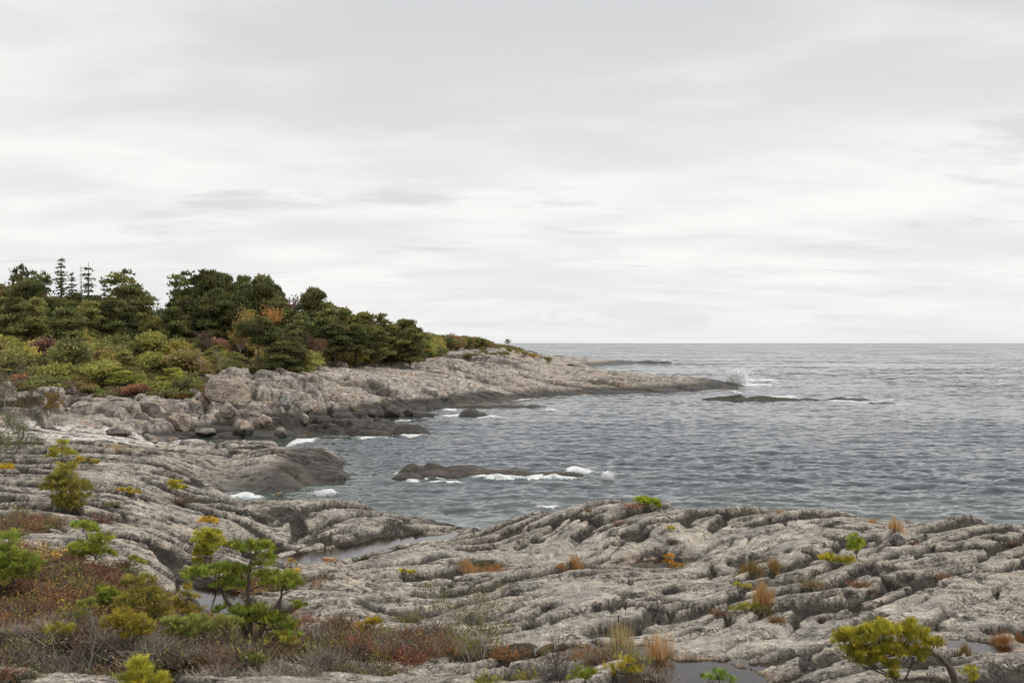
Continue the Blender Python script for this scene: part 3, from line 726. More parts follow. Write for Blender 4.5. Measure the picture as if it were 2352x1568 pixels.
# surf: (u, v, half len px, half height px, strength)
SURF = [(750, 1132, 40, 8, 1.0), (815, 1155, 12, 5, 0.9), (1255, 1167, 34, 6, 1.0), (560, 1142, 60, 10, 1.2), (640, 1135, 60, 8, 0.4), (695, 1015, 34, 12, 1.1), (760, 1009, 60, 4, 0.7), (855, 1006, 60, 4, 0.85), (950, 1001, 50, 4, 0.9),
        (1035, 942, 26, 4, 1.0), (1040, 955, 40, 3.5, 0.9), (1130, 958, 55, 4, 0.9), (1190, 962, 30, 3, 0.6), (1265, 943, 34, 5, 0.85), (1290, 932, 30, 3, 0.8), (1200, 930, 30, 2, 0.6),
        (950, 1106, 25, 5, 0.9), (1020, 1110, 60, 4, 0.9), (1150, 1102, 90, 5.5, 1.25), (1240, 1090, 90, 3, 0.8), (1260, 1098, 80, 6, 1.15), (1330, 1083, 42, 9, 1.2), (1395, 1093, 12, 7, 1.3), (912, 1090, 20, 4, 0.8), (1180, 1090, 90, 8, 0.45),
        (1715, 872, 34, 4, 1.1), (1760, 873, 45, 3.5, 1.0), (1780, 879, 16, 2.5, 1.0), (1700, 883, 44, 5, 1.25), (1745, 884, 40, 2.5, 1.0), (1690, 900, 14, 5, 0.9), (1725, 887, 30, 2.5, 0.7), (1800, 912, 46, 3, 1.0), (1850, 916, 60, 3, 0.8), (1970, 913, 55, 2, 0.8), (1935, 922, 55, 2.5, 1.0), (2000, 925, 90, 2.5, 0.8), (2075, 929, 30, 2.5, 0.7), (2030, 920, 50, 2.5, 0.7), (2120, 926, 20, 2, 0.5), (1640, 914, 30, 2, 0.4),
        (1530, 831, 26, 2.5, 1.1), (1450, 829, 40, 1.4, 0.6), (1560, 836, 30, 1.4, 0.5), (1500, 858, 40, 1.6, 0.8), (1590, 866, 26, 1.6, 0.6), (1100, 1195, 70, 8, 0.4), (430, 1012, 40, 6, 0.25), (900, 990, 60, 14, 0.15), (1140, 950, 60, 14, 0.25), (1500, 900, 80, 3, 0.25)]
foam = np.zeros(x.shape); lift = np.zeros(x.shape)
uu = U0 + FPX * x / y; vv = V0 + CAMH * FPX / y
for (su, sv, sl, sh, st) in SURF:
    sx, sy = seen(su, sv, 0.0)
    rl = sl / FPX * sy * 1.05; rw = max(0.4, sh * sy * sy / (CAMH * FPX))
    mm = (np.abs(x - sx) < rl * 1.6) & (np.abs(y - sy) < rw * 2.2)
    if not mm.any(): continue
    q = np.hypot((x[mm] - sx) / rl, (y[mm] - sy - 0.25 * rw * np.sin(x[mm] / rl * 5 + su)) / rw)
    f = (1 - ss(q, 0.25, 1.25)) * st
    foam[mm] = np.maximum(foam[mm], f)
    lift[mm] = np.maximum(lift[mm], f * min(0.3, 0.05 + 0.15 * st))
# wash along every rock edge
edge = ss(land, -0.85, -0.1) * (y < 500)
expo = ss(uu, 640, 900) * ss(fbm(x / 5.0, y / 5.0, 3, 1600), -0.25, 0.35)
foam = np.maximum(foam, edge * (0.25 + 0.62 * expo))
# a few small caps on the open chop
crest = ss(dv[:, 2], 0.27, 0.40) * (y < 300)
foam = np.minimum(foam, 1.0) * (0.82 + 0.9 * np.abs(fbm(x / 0.8, y / 1.6, 3, 1630)) + 0.25 * fbm(x / 3, y / 3, 2, 1631))
lift = lift * (0.6 + 0.8 * np.abs(fbm(x / 1.3, y / 1.3, 3, 1610)))
shal = np.clip(ss(land, -2.2, -0.2) * 0.8 + (1 - ss(y, 56, 76)) * 0.45 + 0.5 * ss(fbm(x / 6, y / 8, 3, 1620), 0.1, 0.5) * (1 - ss(y, 65, 100)), 0, 1) * (y < 300)
V = np.stack([x + dv[:, 0], y + dv[:, 1], dv[:, 2] + lift - np.where(y > 9000, 0.0, 0.0)], 1)
idx = np.arange(x.size).reshape(X.shape)
F = np.stack([idx[:-1, :-1], idx[:-1, 1:], idx[1:, 1:], idx[1:, :-1]], -1).reshape(-1, 4)
F = F[(land[F] < 0.9).any(1)]
used = np.unique(F); re = np.full(x.size, -1); re[used] = np.arange(len(used)); F = re[F]
V = V[used]; foam = foam[used]; shal = shal[used]

M_SEA, b = new_mat('sea_water')
tc = b.n('ShaderNodeNewGeometry').outputs['Position']
nrm = b.n('ShaderNodeNewGeometry').outputs['Normal']
cam_d = b.n('ShaderNodeVectorMath', operation='LENGTH', inp={0: tc}).outputs['Value']
far = b.smooth(cam_d, 110, 420)


def slope(scale_vec, sc, k, det=3):
    c_ = b.noise(b.mapping(tc, scale=scale_vec, rot=(0, 0, 0.12)), sc, det, 0.6, 0.0, out=1)
    v_ = b.n('ShaderNodeVectorMath', operation='SUBTRACT', inp={0: c_, 1: (0.5, 0.5, 0.5)}).outputs[0]
    return b.n('ShaderNodeVectorMath', operation='MULTIPLY', inp={0: v_, 1: (k, k * 1.4, 0)}).outputs[0]


s1 = slope((1, 1.5, 0), 2.2, 0.26, 5)
s2 = slope((1, 2.0, 0), 0.28, 3.0, 5)
s3 = slope((0.35, 1.0, 0), 0.045, 1.5, 4)
s2f = b.n('ShaderNodeVectorMath', operation='SCALE', inp={0: s2, 'Scale': far}).outputs[0]
s3f = b.n('ShaderNodeVectorMath', operation='SCALE', inp={0: s3, 'Scale': far}).outputs[0]
sm = b.n('ShaderNodeVectorMath', operation='ADD', inp={0: s1, 1: s2f}).outputs[0]
sm = b.n('ShaderNodeVectorMath', operation='ADD', inp={0: sm, 1: s3f}).outputs[0]
nn = b.n('ShaderNodeVectorMath', operation='ADD', inp={0: nrm, 1: sm}).outputs[0]
nn = b.n('ShaderNodeVectorMath', operation='NORMALIZE', inp={0: nn}).outputs[0]
sh_ = b.n('ShaderNodeAttribute', attribute_name='shal').outputs['Fac']
body = b.mix(sh_, (0.044, 0.056, 0.070), (0.056, 0.080, 0.064))
p = b.n('ShaderNodeBsdfPrincipled', inp={'Base Color': body, 'Roughness': 0.09, 'IOR': 1.333, 'Normal': nn, 'Specular IOR Level': 0.55})
fo = b.n('ShaderNodeAttribute', attribute_name='foam').outputs['Fac']
fn = b.math('ADD', b.math('MULTIPLY', b.noise(b.mapping(tc, scale=(1, 2.2, 1)), 2.4, 7, 0.75, 1.0), 0.7), b.math('MULTIPLY', b.noise(b.mapping(tc, scale=(1, 1.2, 1)), 0.5, 5, 0.6), 0.3))
ff = b.smooth(b.math('MULTIPLY_ADD', b.math('MULTIPLY_ADD', fn, 3.4, -1.25), 0.85, fo), 0.95, 1.3)
ff = b.math('MULTIPLY', ff, b.smooth(fo, 0.12, 0.3))
fd = b.n('ShaderNodeBsdfPrincipled', inp={'Base Color': (0.78, 0.79, 0.78, 1), 'Roughness': 0.9, 'Normal': nn})
mxs = b.n('ShaderNodeMixShader', inp={0: ff, 1: p.outputs[0], 2: fd.outputs[0]})
b.n('ShaderNodeOutputMaterial', inp={0: mxs.outputs[0]})
sea = link('sea', mesh_np('sea', V, F, [M_SEA], True, {'foam': foam, 'shal': shal}))
tag(sea, kind='structure')

# ------------------------------------------------------------------ rain pools in the rock
M_POOL, b = new_mat('pool_water')
tc = b.n('ShaderNodeNewGeometry').outputs['Position']
bm = b.n('ShaderNodeBump', inp={'Strength': 0.12, 'Distance': 0.02, 'Height': b.noise(b.mapping(tc, scale=(1, 2.5, 1)), 5.0, 3)})
fr = b.n('ShaderNodeFresnel', inp={'IOR': 1.34, 'Normal': bm.outputs[0]})
gl = b.n('ShaderNodeBsdfGlossy', inp={'Color': (1, 1, 1, 1), 'Roughness': 0.02, 'Normal': bm.outputs[0]})
tr = b.n('ShaderNodeBsdfTransparent', inp={'Color': (0.55, 0.38, 0.20, 1)})
mxs = b.n('ShaderNodeMixShader', inp={0: b.math('MULTIPLY', fr.outputs[0], 1.35, clamp=True), 1: tr.outputs[0], 2: gl.outputs[0]})
b.n('ShaderNodeOutputMaterial', inp={0: mxs.outputs[0]})
PL = {'channel': 'long brown pool in the channel between two rock ridges', 'left': 'still pool mirroring grey sky behind the leaning pine', 'dark': 'small dark pool under the hollow rock face',
      'reed': 'pool among straw cattails between heather and slabs', 'right': 'narrow rain pool behind the wide yellow green pine'}
for k, (z, P) in POOLW.items():
    c_ = P.mean(0)
    x0, y0 = P.min(0) - 1.0; x1, y1 = P.max(0) + 1.0
    st = 0.12
    gx, gy = np.meshgrid(np.arange(x0, x1, st), np.arange(y0, y1, st))
    inside = sdpoly(gx, gy, P) < 0.75
    idx = np.arange(gx.size).reshape(gx.shape)
    F = np.stack([idx[:-1, :-1], idx[:-1, 1:], idx[1:, 1:], idx[1:, :-1]], -1).reshape(-1, 4)
    F = F[inside.ravel()[F].all(1)]
    used = np.unique(F); re = np.full(gx.size, -1); re[used] = np.arange(len(used))
    V = np.stack([gx.ravel()[used], gy.ravel()[used], np.full(len(used), z)], 1)
    tag(link('pool_water', mesh_np('pool_water', V, re[F], [M_POOL])), PL[k], kind='structure')


def in_pool(x_, y_):
    for k, (z, P) in POOLW.items():
        if P[:, 0].min() < x_ < P[:, 0].max() and P[:, 1].min() < y_ < P[:, 1].max():
            if sdpoly(np.array([x_]), np.array([y_]), P)[0] < 0.1: return True
    return False

# ------------------------------------------------------------------ plant materials
def leaf_material(name, trans=0.3, rough=0.75):
    m_, b = new_mat(name)
    a = b.n('ShaderNodeAttribute', attribute_name='Col').outputs['Color']
    oi = b.n('ShaderNodeObjectInfo')
    c = b.mix(1.0, a, oi.outputs['Color'], 'MULTIPLY')
    d = b.n('ShaderNodeBsdfPrincipled', inp={'Base Color': c, 'Roughness': rough, 'Specular IOR Level': 0.25})
    t = b.n('ShaderNodeBsdfTranslucent', inp={'Color': c})
    mx_ = b.n('ShaderNodeMixShader', inp={0: trans, 1: d.outputs[0], 2: t.outputs[0]})
    b.n('ShaderNodeOutputMaterial', inp={0: mx_.outputs[0]})
    return m_


def bark_material(name, c1_, c2_):
    m_, b = new_mat(name)
    tc = b.n('ShaderNodeTexCoord').outputs['Object']
    n = b.noise(b.mapping(tc, scale=(1, 1, 0.3)), 14.0, 5, 0.65)
    c = b.ramp(n, [(0.35, c1_), (0.65, c2_)])
    bm = b.n('ShaderNodeBump', inp={'Strength': 0.7, 'Distance': 0.02, 'Height': n})
    d = b.n('ShaderNodeBsdfPrincipled', inp={'Base Color': c, 'Roughness': 0.9, 'Normal': bm.outputs[0]})
    b.n('ShaderNodeOutputMaterial', inp={0: d.outputs[0]})
    return m_


M_LEAF = leaf_material('needles_and_leaves')
M_TWIG = leaf_material('dry_twigs', 0.1)
M_BARK = bark_material('pine_bark', (0.05, 0.04, 0.032), (0.13, 0.10, 0.08))
M_PALE = bark_material('pale_bark', (0.22, 0.20, 0.18), (0.42, 0.39, 0.35))
M_GREYB = bark_material('weathered_wood', (0.12, 0.105, 0.09), (0.26, 0.235, 0.21))


# ------------------------------------------------------------------ geometry pieces as (V, F) arrays
def unit(v):
    return v / np.maximum(np.linalg.norm(v, axis=-1, keepdims=True), 1e-9)


def tube(P, R, n=5):
    P = np.asarray(P, float); R = np.asarray(R, float)
    T = unit(np.gradient(P, axis=0))
    a = np.array([0.3, 0.9, 0.2]); A = unit(np.cross(T, a)); Bn = np.cross(T, A)
    th = np.arange(n) / n * 2 * math.pi
    V = (P[:, None] + R[:, None, None] * (np.cos(th)[None, :, None] * A[:, None] + np.sin(th)[None, :, None] * Bn[:, None])).reshape(-1, 3)
    k = len(P); i = np.arange(k - 1)[:, None] * n; j = np.arange(n)[None]
    F = np.stack([i + j, i + (j + 1) % n, i + n + (j + 1) % n, i + n + j], -1).reshape(-1, 4)
    return V, F


def bez(a, b_, c_, n=6):
    t = np.linspace(0, 1, n)[:, None]
    return (1 - t) ** 2 * np.asarray(a) + 2 * t * (1 - t) * np.asarray(b_) + t * t * np.asarray(c_)


class Geo:
    def __init__(self): self.V = []; self.F = []; self.C = []; self.n = 0
    def add(self, V, F, C=None):
        V = np.asarray(V, float)
        self.V.append(V); self.F.append(np.asarray(F) + self.n); self.n += len(V)
        if C is None: C = np.ones(3)
        C = np.asarray(C, float)
        self.C.append(np.broadcast_to(C, (len(V), 3)))
        return self
    def tube(self, P, R, n=5, C=None):
        V, F = tube(P, R, n); return self.add(V, F, C)
    def mesh(self, name, mat, smooth=True):
        return mesh_np(name, np.concatenate(self.V), np.concatenate(self.F), [mat], smooth, {'Col': np.concatenate(self.C)})


def tris(base, dirv_, length, width, rng, cols):
    """one thin triangle per row: base point, direction, length, width"""
    n = len(base)
    side = unit(np.cross(dirv_, unit(rng.normal(size=(n, 3)))))
    w = np.broadcast_to(width, (n,))[:, None] * 0.5; l = np.broadcast_to(length, (n,))[:, None]
    V = np.stack([base - side * w, base + side * w, base + dirv_ * l], 1).reshape(-1, 3)
    F = np.arange(n * 3).reshape(-1, 3)
    return V, F, np.repeat(cols, 3, 0)


def needle_tufts(P, D, k, length, width, rng, cols, spread=0.9, shoot=0.0):
    """brushes of needles: k needles round each shoot tip"""
    n = len(P)
    D = unit(D)
    d = np.repeat(D, k, 0) + rng.normal(size=(n * k, 3)) * spread * 0.6
    d = unit(d)
    s = rng.random((n * k, 1)) * np.repeat(np.broadcast_to(shoot, (n,)), k)[:, None]
    base = np.repeat(P, k, 0) + np.repeat(D, k, 0) * s
    L = length * (0.7 + 0.6 * rng.random(n * k))
    c = np.repeat(cols, k, 0) * (0.8 + 0.45 * rng.random((n * k, 1)))
    return tris(base, d, L, width, rng, c)


def leaf_clumps(P, R, k, size, rng, cols, up=0.5, flat=1.0):
    """k small leaf faces round each point"""
    n = len(P)
    off = rng.normal(size=(n * k, 3)) * np.repeat(R, k)[:, None] * 0.5 * np.array([1, 1, flat])
    d = unit(off + np.array([0, 0, 1.0]) * up * np.repeat(R, k)[:, None] + rng.normal(size=(n * k, 3)) * 0.4 * np.repeat(R, k)[:, None])
    c = np.repeat(cols, k, 0) * (0.72 + 0.56 * rng.random((n * k, 1)))
    s = size * (0.6 + 0.8 * rng.random(n * k))
    return tris(np.repeat(P, k, 0) + off, d, s, s * 0.75, rng, c)


# ------------------------------------------------------------------ near dwarf pines, built from the pads of foliage one sees
def pad_pine(name, label, cat, base, pads, trunk_r, col, needle=0.075, dens=1.0, bark=None, stems=None, k=12, group=None, d=None, wfac=0.011, cut=(9, 60)):
    """base: (u, v) of the foot; pads: (u, v, half width px, half height px, distance offset m, colour factor)"""
    rng = np.random.default_rng(abs(hash_name(label)) % 100000)
    bx, by, bz = hit(base[0], base[1], *cut)
    root = tag(link(name, None, loc=(bx, by, bz)), label, cat, group)
    px = by / FPX
    O = np.array([bx, by, bz])
    G = Geo(); K = Geo()
    tops = []
    zt = max((-(p[1] - V0) * px for p in pads)) + CAMH
    stems = stems or [[(base[0], base[1])] + [(pads[0][0], pads[0][1])]]
    paths = []
    for st in stems:
        q = np.array([[(u - U0) * px, by, CAMH - (v - V0) * px] for u, v in st[:]], float) - O
        q[0, 2] -= 0.12
        if len(q) == 2: q = np.array([q[0], (q[0] + q[1]) / 2 + rng.normal(size=3) * 0.06, q[1]])
        t = np.linspace(0, 1, len(q)); tt = np.linspace(0, 1, 14)
        q = np.stack([np.interp(tt, t, q[:, i]) for i in range(3)], 1)
        q[:, 1] += 0.05 * np.sin(tt * 5 + rng.random() * 6)
        q[1:-1, 0] += rng.normal(size=12) * 0.012
        R = trunk_r * (1 - 0.72 * tt) * (0.85 + 0.3 * rng.random(14))
        q[1:-1, 2] += rng.normal(size=12) * 0.015
        G = Geo(); G.tube(q, R, 6)
        link('trunk', G.mesh('trunk', bark or M_BARK), root)
        paths.append((q, R))
    allp = np.concatenate([p[0] for p in paths]); allr = np.concatenate([p[1] for p in paths])
    for (u, v, rx, rz, dy, cf) in pads:
        c = np.array([(u - U0) * px, by + dy, CAMH - (v - V0) * px]) - O
        ax, az = rx * px, rz * px; ay = max(az, ax * 0.62)
        cand = np.nonzero(allp[:, 2] < c[2] + 0.02)[0]
        if len(cand) == 0: cand = np.array([0])
        j = cand[np.argmin(np.linalg.norm(allp[cand] - c - np.array([0, 0, -az * 0.8]), axis=1))]
        a = allp[j]
        mid = (a + c) / 2 + np.array([0, 0, -0.2 * az]) + rng.normal(size=3) * 0.04
        P = bez(a, mid, c + np.array([0, 0, -az * 0.3]), 7)
        Bg = Geo()
        Bg.tube(P, np.linspace(max(allr[j] * 0.55, 0.012), 0.008, 7), 5)
        ax, ay, az = ax * 1.1, ay * 1.1, az * 1.15
        n = int(np.clip(dens * 3200 * ax * az ** 0.5 * ay ** 0.5, 50, 600))
        # shoots gathered in separate brushes that crowd the pad, fuller on top
        m_c = max(12, n // 9)
        def shell(q_):
            d_ = unit(rng.normal(size=(q_, 3))); d_[:, 2] = np.where(d_[:, 2] < -0.3, -d_[:, 2], d_[:, 2]); return d_
        cd = shell(m_c); cc0 = cd * (rng.random((m_c, 1)) ** 0.4) * np.array([ax, ay, az])
        ci_ = rng.integers(m_c, size=n)
        cs = max(0.045, 0.27 * (ax * ay * az) ** (1 / 3))
        loc = shell(n) * (rng.random((n, 1)) ** 0.5) * cs * np.array([1.15, 1.15, 0.75])
        Q = c + cc0[ci_] + loc
        D = cd[ci_] * 0.35 + loc / cs * 0.6 + np.array([0, 0, 0.7])
        cl_f = 0.55 + 0.95 * rng.random((m_c, 1))
        hue = 1 + 0.35 * rng.random((m_c, 1)) * np.array([[1, 0.35, 0]])
        cc = np.array(col) * (2.3 if max(col) < 0.2 else (1.7 if max(col) < 0.27 else 1.4)) * (0.45 + 0.55 * cf) * cl_f[ci_] * hue[ci_] * (0.8 + 0.4 * rng.random((n, 1)))
        V, F, C = needle_tufts(Q, D, k, needle, max(wfac * 0.62, by * 0.00046), rng, cc, 0.95, needle * 0.9)
        K.add(V, F, C)
        # twigs inside
        for _ in range(min(7, 2 + n // 40)):
            q = Q[rng.integers(n)]
            s0 = P[rng.integers(2, 6)]
            Bg.tube(bez(s0, (s0 + q) / 2 + np.array([0, 0, -0.03]), q, 4), [0.009, 0.007, 0.005, 0.003], 3)
        link('branch', Bg.mesh('branch', bark or M_BARK), root)
    link('crown', K.mesh('crown', M_LEAF, False), root)
    return root


def hash_name(s):
    h = 7
    for ch in s: h = (h * 131 + ord(ch)) & 0x7fffffff
    return h


GRN = (0.118, 0.15, 0.030); DGRN = (0.062, 0.105, 0.026); YGRN = (0.24, 0.24, 0.035); YEL = (0.40, 0.31, 0.05); OLV = (0.135, 0.135, 0.035)
pad_pine('dwarf_pine', 'ragged bushy dwarf pine standing alone on the left rock slope', 'pine tree', (165, 1180),
         [(150, 1085, 22, 22, 0, 1.3), (143, 1110, 38, 18, 0, 1.1), (165, 1128, 42, 18, 0.1, 1.15), (118, 1125, 24, 12, -0.1, 0.9), (180, 1148, 28, 18, -0.1, 1.0), (140, 1150, 24, 16, 0, 1.0), (158, 1166, 40, 14, 0, 0.9)], 0.06, OLV, needle=0.10, dens=0.5, wfac=0.02,
         stems=[[(165, 1180), (152, 1130), (150, 1080)]])
pad_pine('dwarf_pine', 'dense deep green pine bush at the left edge above brown heather', 'pine tree', (30, 1362),
         [(18, 1245, 26, 24, 0, 1.2), (10, 1285, 46, 24, 0, 1.1), (48, 1300, 44, 26, 0, 0.95), (20, 1325, 52, 26, 0, 0.85), (85, 1310, 26, 22, -0.1, 0.8), (-25, 1300, 30, 40, 0, 0.9)], 0.06, GRN, needle=0.08, dens=0.8, wfac=0.016)
pad_pine('dwarf_pine', 'flat topped yellow green pine pad behind a grey boulder knoll', 'pine tree', (200, 1240),
         [(190, 1212, 30, 10, 0, 1.3), (212, 1222, 18, 9, 0, 1.0)], 0.03, GRN, needle=0.08, dens=0.9, wfac=0.018)
pad_pine('dwarf_pine', 'low spreading green pine above dark brown heather on the left', 'pine tree', (212, 1302),
         [(232, 1245, 26, 16, 0, 1.1), (200, 1262, 38, 15, 0, 1.1), (232, 1275, 28, 15, 0, 1.0), (178, 1275, 24, 11, 0, 0.9)], 0.04, (0.14, 0.17, 0.03), needle=0.08, dens=0.8, wfac=0.017)
pad_pine('dwarf_pine', 'small round crowned pine just behind the leaning pine by the pool', 'pine tree', (498, 1330),
         [(478, 1240, 34, 20, 0, 1.2), (486, 1258, 34, 16, 0, 1.05), (470, 1275, 24, 12, 0, 0.9), (455, 1295, 14, 10, 0, 0.85)], 0.035, (0.17, 0.18, 0.03), needle=0.08, dens=0.9, wfac=0.015)
pad_pine('dwarf_pine', 'tiny yellow pine sprout above the round crowned pine', 'pine tree', (492, 1222),
         [(482, 1198, 22, 8, 0, 1.1)], 0.02, YEL, needle=0.07, dens=0.7, wfac=0.018)
pad_pine('dwarf_pine', 'tallest windswept pine with separate foliage pads leaning over the pool', 'pine tree', (575, 1492),
         [(560, 1262, 34, 15, 0, 1.0), (592, 1268, 34, 20, 0.1, 1.25), (470, 1322, 44, 18, -0.2, 0.95), (512, 1315, 40, 17, 0, 0.9), (548, 1325, 36, 22, 0.1, 1.0), (530, 1350, 34, 20, 0, 1.15), (600, 1302, 24, 22, 0.2, 1.2),
          (648, 1340, 40, 22, 0, 1.0), (670, 1352, 22, 14, 0, 1.15), (605, 1345, 18, 26, 0.3, 0.95), (678, 1400, 18, 12, 0.1, 1.1), (560, 1408, 40, 12, -0.1, 0.95), (600, 1418, 44, 20, 0, 1.0), (638, 1436, 36, 20, 0, 1.15), (660, 1462, 24, 20, 0, 1.35), (570, 1430, 50, 14, 0, 1.0), (520, 1405, 24, 12, 0, 0.75)], 0.075, GRN, needle=0.075, dens=1.05, k=13,
         stems=[[(578, 1492), (574, 1440), (568, 1370), (572, 1310), (575, 1265)], [(576, 1480), (556, 1430), (520, 1370), (488, 1335)], [(582, 1470), (612, 1425), (645, 1375), (650, 1345)]])
pad_pine('dwarf_pine', 'rounded olive pine on a bare stem left of the small pool', 'pine tree', (345, 1460),
         [(318, 1345, 34, 20, 0, 1.25), (330, 1375, 44, 20, 0, 1.0), (300, 1392, 30, 14, 0, 1.0), (362, 1385, 28, 20, 0, 1.1), (370, 1415, 30, 16, 0, 0.95), (345, 1420, 24, 12, 0, 0.9)], 0.04, OLV, needle=0.075, dens=0.9,
         stems=[[(345, 1460), (348, 1420), (330, 1360)]])
pad_pine('pine_sapling', 'slim yellow sapling pine standing against the small pool', 'pine tree', (432, 1455),
         [(432, 1360, 14, 14, 0, 1.2), (425, 1383, 28, 14, 0, 1.0), (415, 1404, 34, 13, 0, 0.9), (448, 1410, 26, 14, 0, 1.0), (462, 1425, 16, 10, 0, 0.9)], 0.022, (0.27, 0.25, 0.05), needle=0.07, dens=0.62,
         stems=[[(432, 1455), (432, 1400), (432, 1355)]])
pad_pine('dwarf_pine', 'small light green pine bush among rusty heather on the left', 'pine tree', (248, 1408),
         [(240, 1362, 26, 14, 0, 1.2), (252, 1380, 30, 14, 0, 1.0), (228, 1385, 22, 12, 0, 0.95)], 0.03, (0.16, 0.20, 0.04), needle=0.075, dens=0.85)
pad_pine('dwarf_pine', 'wide orange tinged pine bush below the pale flat rock', 'pine tree', (300, 1490),
         [(275, 1420, 36, 16, 0, 1.1), (305, 1435, 40, 18, 0, 1.0), (255, 1440, 28, 14, 0, 0.95), (335, 1450, 26, 15, 0, 0.95), (312, 1460, 34, 13, 0, 0.85)], 0.04, (0.21, 0.19, 0.035), needle=0.075, dens=0.9)
pad_pine('dwarf_pine', 'pale green pine bush at the left end of the flat rock', 'pine tree', (205, 1436),
         [(200, 1400, 22, 18, 0, 1.1), (190, 1420, 22, 12, 0, 1.0)], 0.025, (0.19, 0.22, 0.05), needle=0.075, dens=0.8)
pad_pine('dwarf_pine', 'low sprawling grey green pine in front of the small pool', 'pine tree', (430, 1500),
         [(395, 1440, 36, 14, 0, 1.05), (440, 1434, 36, 13, 0, 1.0), (480, 1440, 34, 12, 0, 1.1), (520, 1430, 30, 10, 0, 1.4), (410, 1460, 40, 14, 0, 0.85), (460, 1455, 36, 12, 0, 0.8)], 0.04, (0.14, 0.165, 0.05), needle=0.075, dens=0.9,
         stems=[[(520, 1490), (525, 1455), (500, 1440)], [(420, 1500), (430, 1465), (430, 1440)]])
pad_pine('pine_sapling', 'brightest yellow green young pine top at the bottom edge', 'pine tree', (330, 1640),
         [(322, 1530, 14, 14, 0, 1.1), (330, 1550, 34, 16, 0, 1.0), (305, 1568, 28, 14, 0, 1.0), (350, 1572, 34, 14, 0, 0.95), (330, 1590, 48, 16, 0, 0.9)], 0.03, (0.34, 0.36, 0.06), needle=0.085, dens=1.0, k=20, cut=(9, 40))
pad_pine('windswept_pine', 'big yellow green pine leaning flat from a bent dark trunk', 'pine tree', (2205, 1600),
         [(1945, 1478, 30, 22, 0, 0.9), (1975, 1470, 38, 24, 0, 1.05), (2020, 1460, 42, 22, 0, 1.15), (2065, 1462, 40, 22, 0, 1.1), (2105, 1470, 36, 22, 0, 1.1), (2140, 1490, 24, 18, 0, 1.0), (1955, 1510, 34, 20, 0, 0.75), (2000, 1505, 42, 20, 0, 0.85), (2050, 1500, 44, 20, 0, 0.9), (2095, 1508, 34, 18, 0, 0.9), (1990, 1527, 36, 12, 0, 0.65), (2045, 1535, 26, 14, 0, 0.8), (2025, 1440, 12, 9, 0, 1.1), (2095, 1440, 12, 8, 0, 1.1), (2052, 1560, 14, 12, 0, 0.9)],
         0.062, (0.30, 0.30, 0.045), needle=0.075, dens=1.35, k=15, cut=(9, 30), stems=[[(2205, 1600), (2190, 1550), (2172, 1515), (2150, 1502), (2110, 1506), (2060, 1500), (2000, 1490)], [(2190, 1560), (2150, 1555), (2090, 1562), (2060, 1560)]])
pad_pine('pine_sapling', 'small bright sapling beside the bent trunk of the big leaning pine', 'pine tree', (2232, 1590),
         [(2230, 1548, 14, 12, 0, 1.0), (2232, 1560, 14, 8, 0, 0.9)], 0.015, (0.32, 0.33, 0.05), needle=0.06, dens=1.0, cut=(9, 30))
pad_pine('pine_sapling', 'young pine on a thin bare stem on the right slab', 'pine tree', (1968, 1282),
         [(1962, 1240, 14, 10, 0, 1.1), (1968, 1254, 20, 9, 0, 1.0), (1958, 1262, 14, 6, 0, 1.0)], 0.025, (0.20, 0.26, 0.04), needle=0.08, dens=0.9, wfac=0.018)
pad_pine('creeping_pine', 'creeping yellow pine lying in the rock cleft near the young pine', 'pine tree', (1925, 1305),
         [(1900, 1285, 20, 8, 0, 1.0), (1925, 1292, 26, 9, 0, 1.0), (1950, 1290, 14, 8, 0, 0.9)], 0.03, (0.24, 0.24, 0.04), needle=0.08, dens=0.8, wfac=0.018)
pad_pine('creeping_pine', 'bright green pine tussock on the crest against the sea', 'pine tree', (1490, 1170),
         [(1478, 1154, 20, 9, 0, 1.1), (1497, 1157, 16, 9, 0, 0.95), (1510, 1164, 8, 6, 0, 0.8)], 0.03, (0.20, 0.26, 0.03), needle=0.09, dens=0.9, wfac=0.022)
pad_pine('pine_sapling', 'thin orange and yellow sapling rising from the small dark pool edge', 'pine tree', (1541, 1308),
         [(1538, 1280, 12, 5, 0, 1.0), (1536, 1292, 10, 4, 0, 1.0), (1555, 1303, 16, 5, 0, 0.9)], 0.015, (0.40, 0.26, 0.05), needle=0.07, dens=0.6, wfac=0.018)
pad_pine('dwarf_pine', 'yellow green shrub pine in front of the straw cattails', 'pine tree', (1430, 1590),
         [(1440, 1525, 22, 14, 0, 1.15), (1415, 1540, 26, 12, 0, 1.0), (1395, 1555, 26, 12, 0, 0.95), (1465, 1545, 18, 12, 0, 0.9)], 0.03, (0.29, 0.27, 0.04), needle=0.07, dens=0.6, cut=(9, 30))
pad_pine('dwarf_pine', 'compact green pine cushion at the bottom edge left of the cattails', 'pine tree', (1345, 1590),
         [(1345, 1552, 28, 12, 0, 1.0), (1335, 1560, 22, 10, 0, 0.9)], 0.03, (0.21, 0.27, 0.04), needle=0.065, dens=1.2, cut=(9, 30))
pad_pine('dwarf_pine', 'fresh green pine tip at the bottom edge over the reed pool', 'pine tree', (1650, 1612),
         [(1652, 1552, 20, 12, 0, 1.0), (1625, 1562, 20, 9, 0, 1.0), (1665, 1568, 26, 10, 0, 0.9)], 0.02, (0.17, 0.25, 0.06), needle=0.065, dens=0.8, cut=(9, 30))
pad_pine('pine_sapling', 'yellow young pine on the soil strip between pale slab and grey slope', 'pine tree', (140, 1062),
         [(145, 1022, 10, 12, 0, 1.1), (138, 1040, 24, 10, 0, 1.0), (122, 1052, 16, 7, 0, 0.9), (160, 1048, 16, 9, 0, 0.9)], 0.04, (0.25, 0.26, 0.05), needle=0.16, dens=0.16, wfac=0.035, cut=(40, 95))
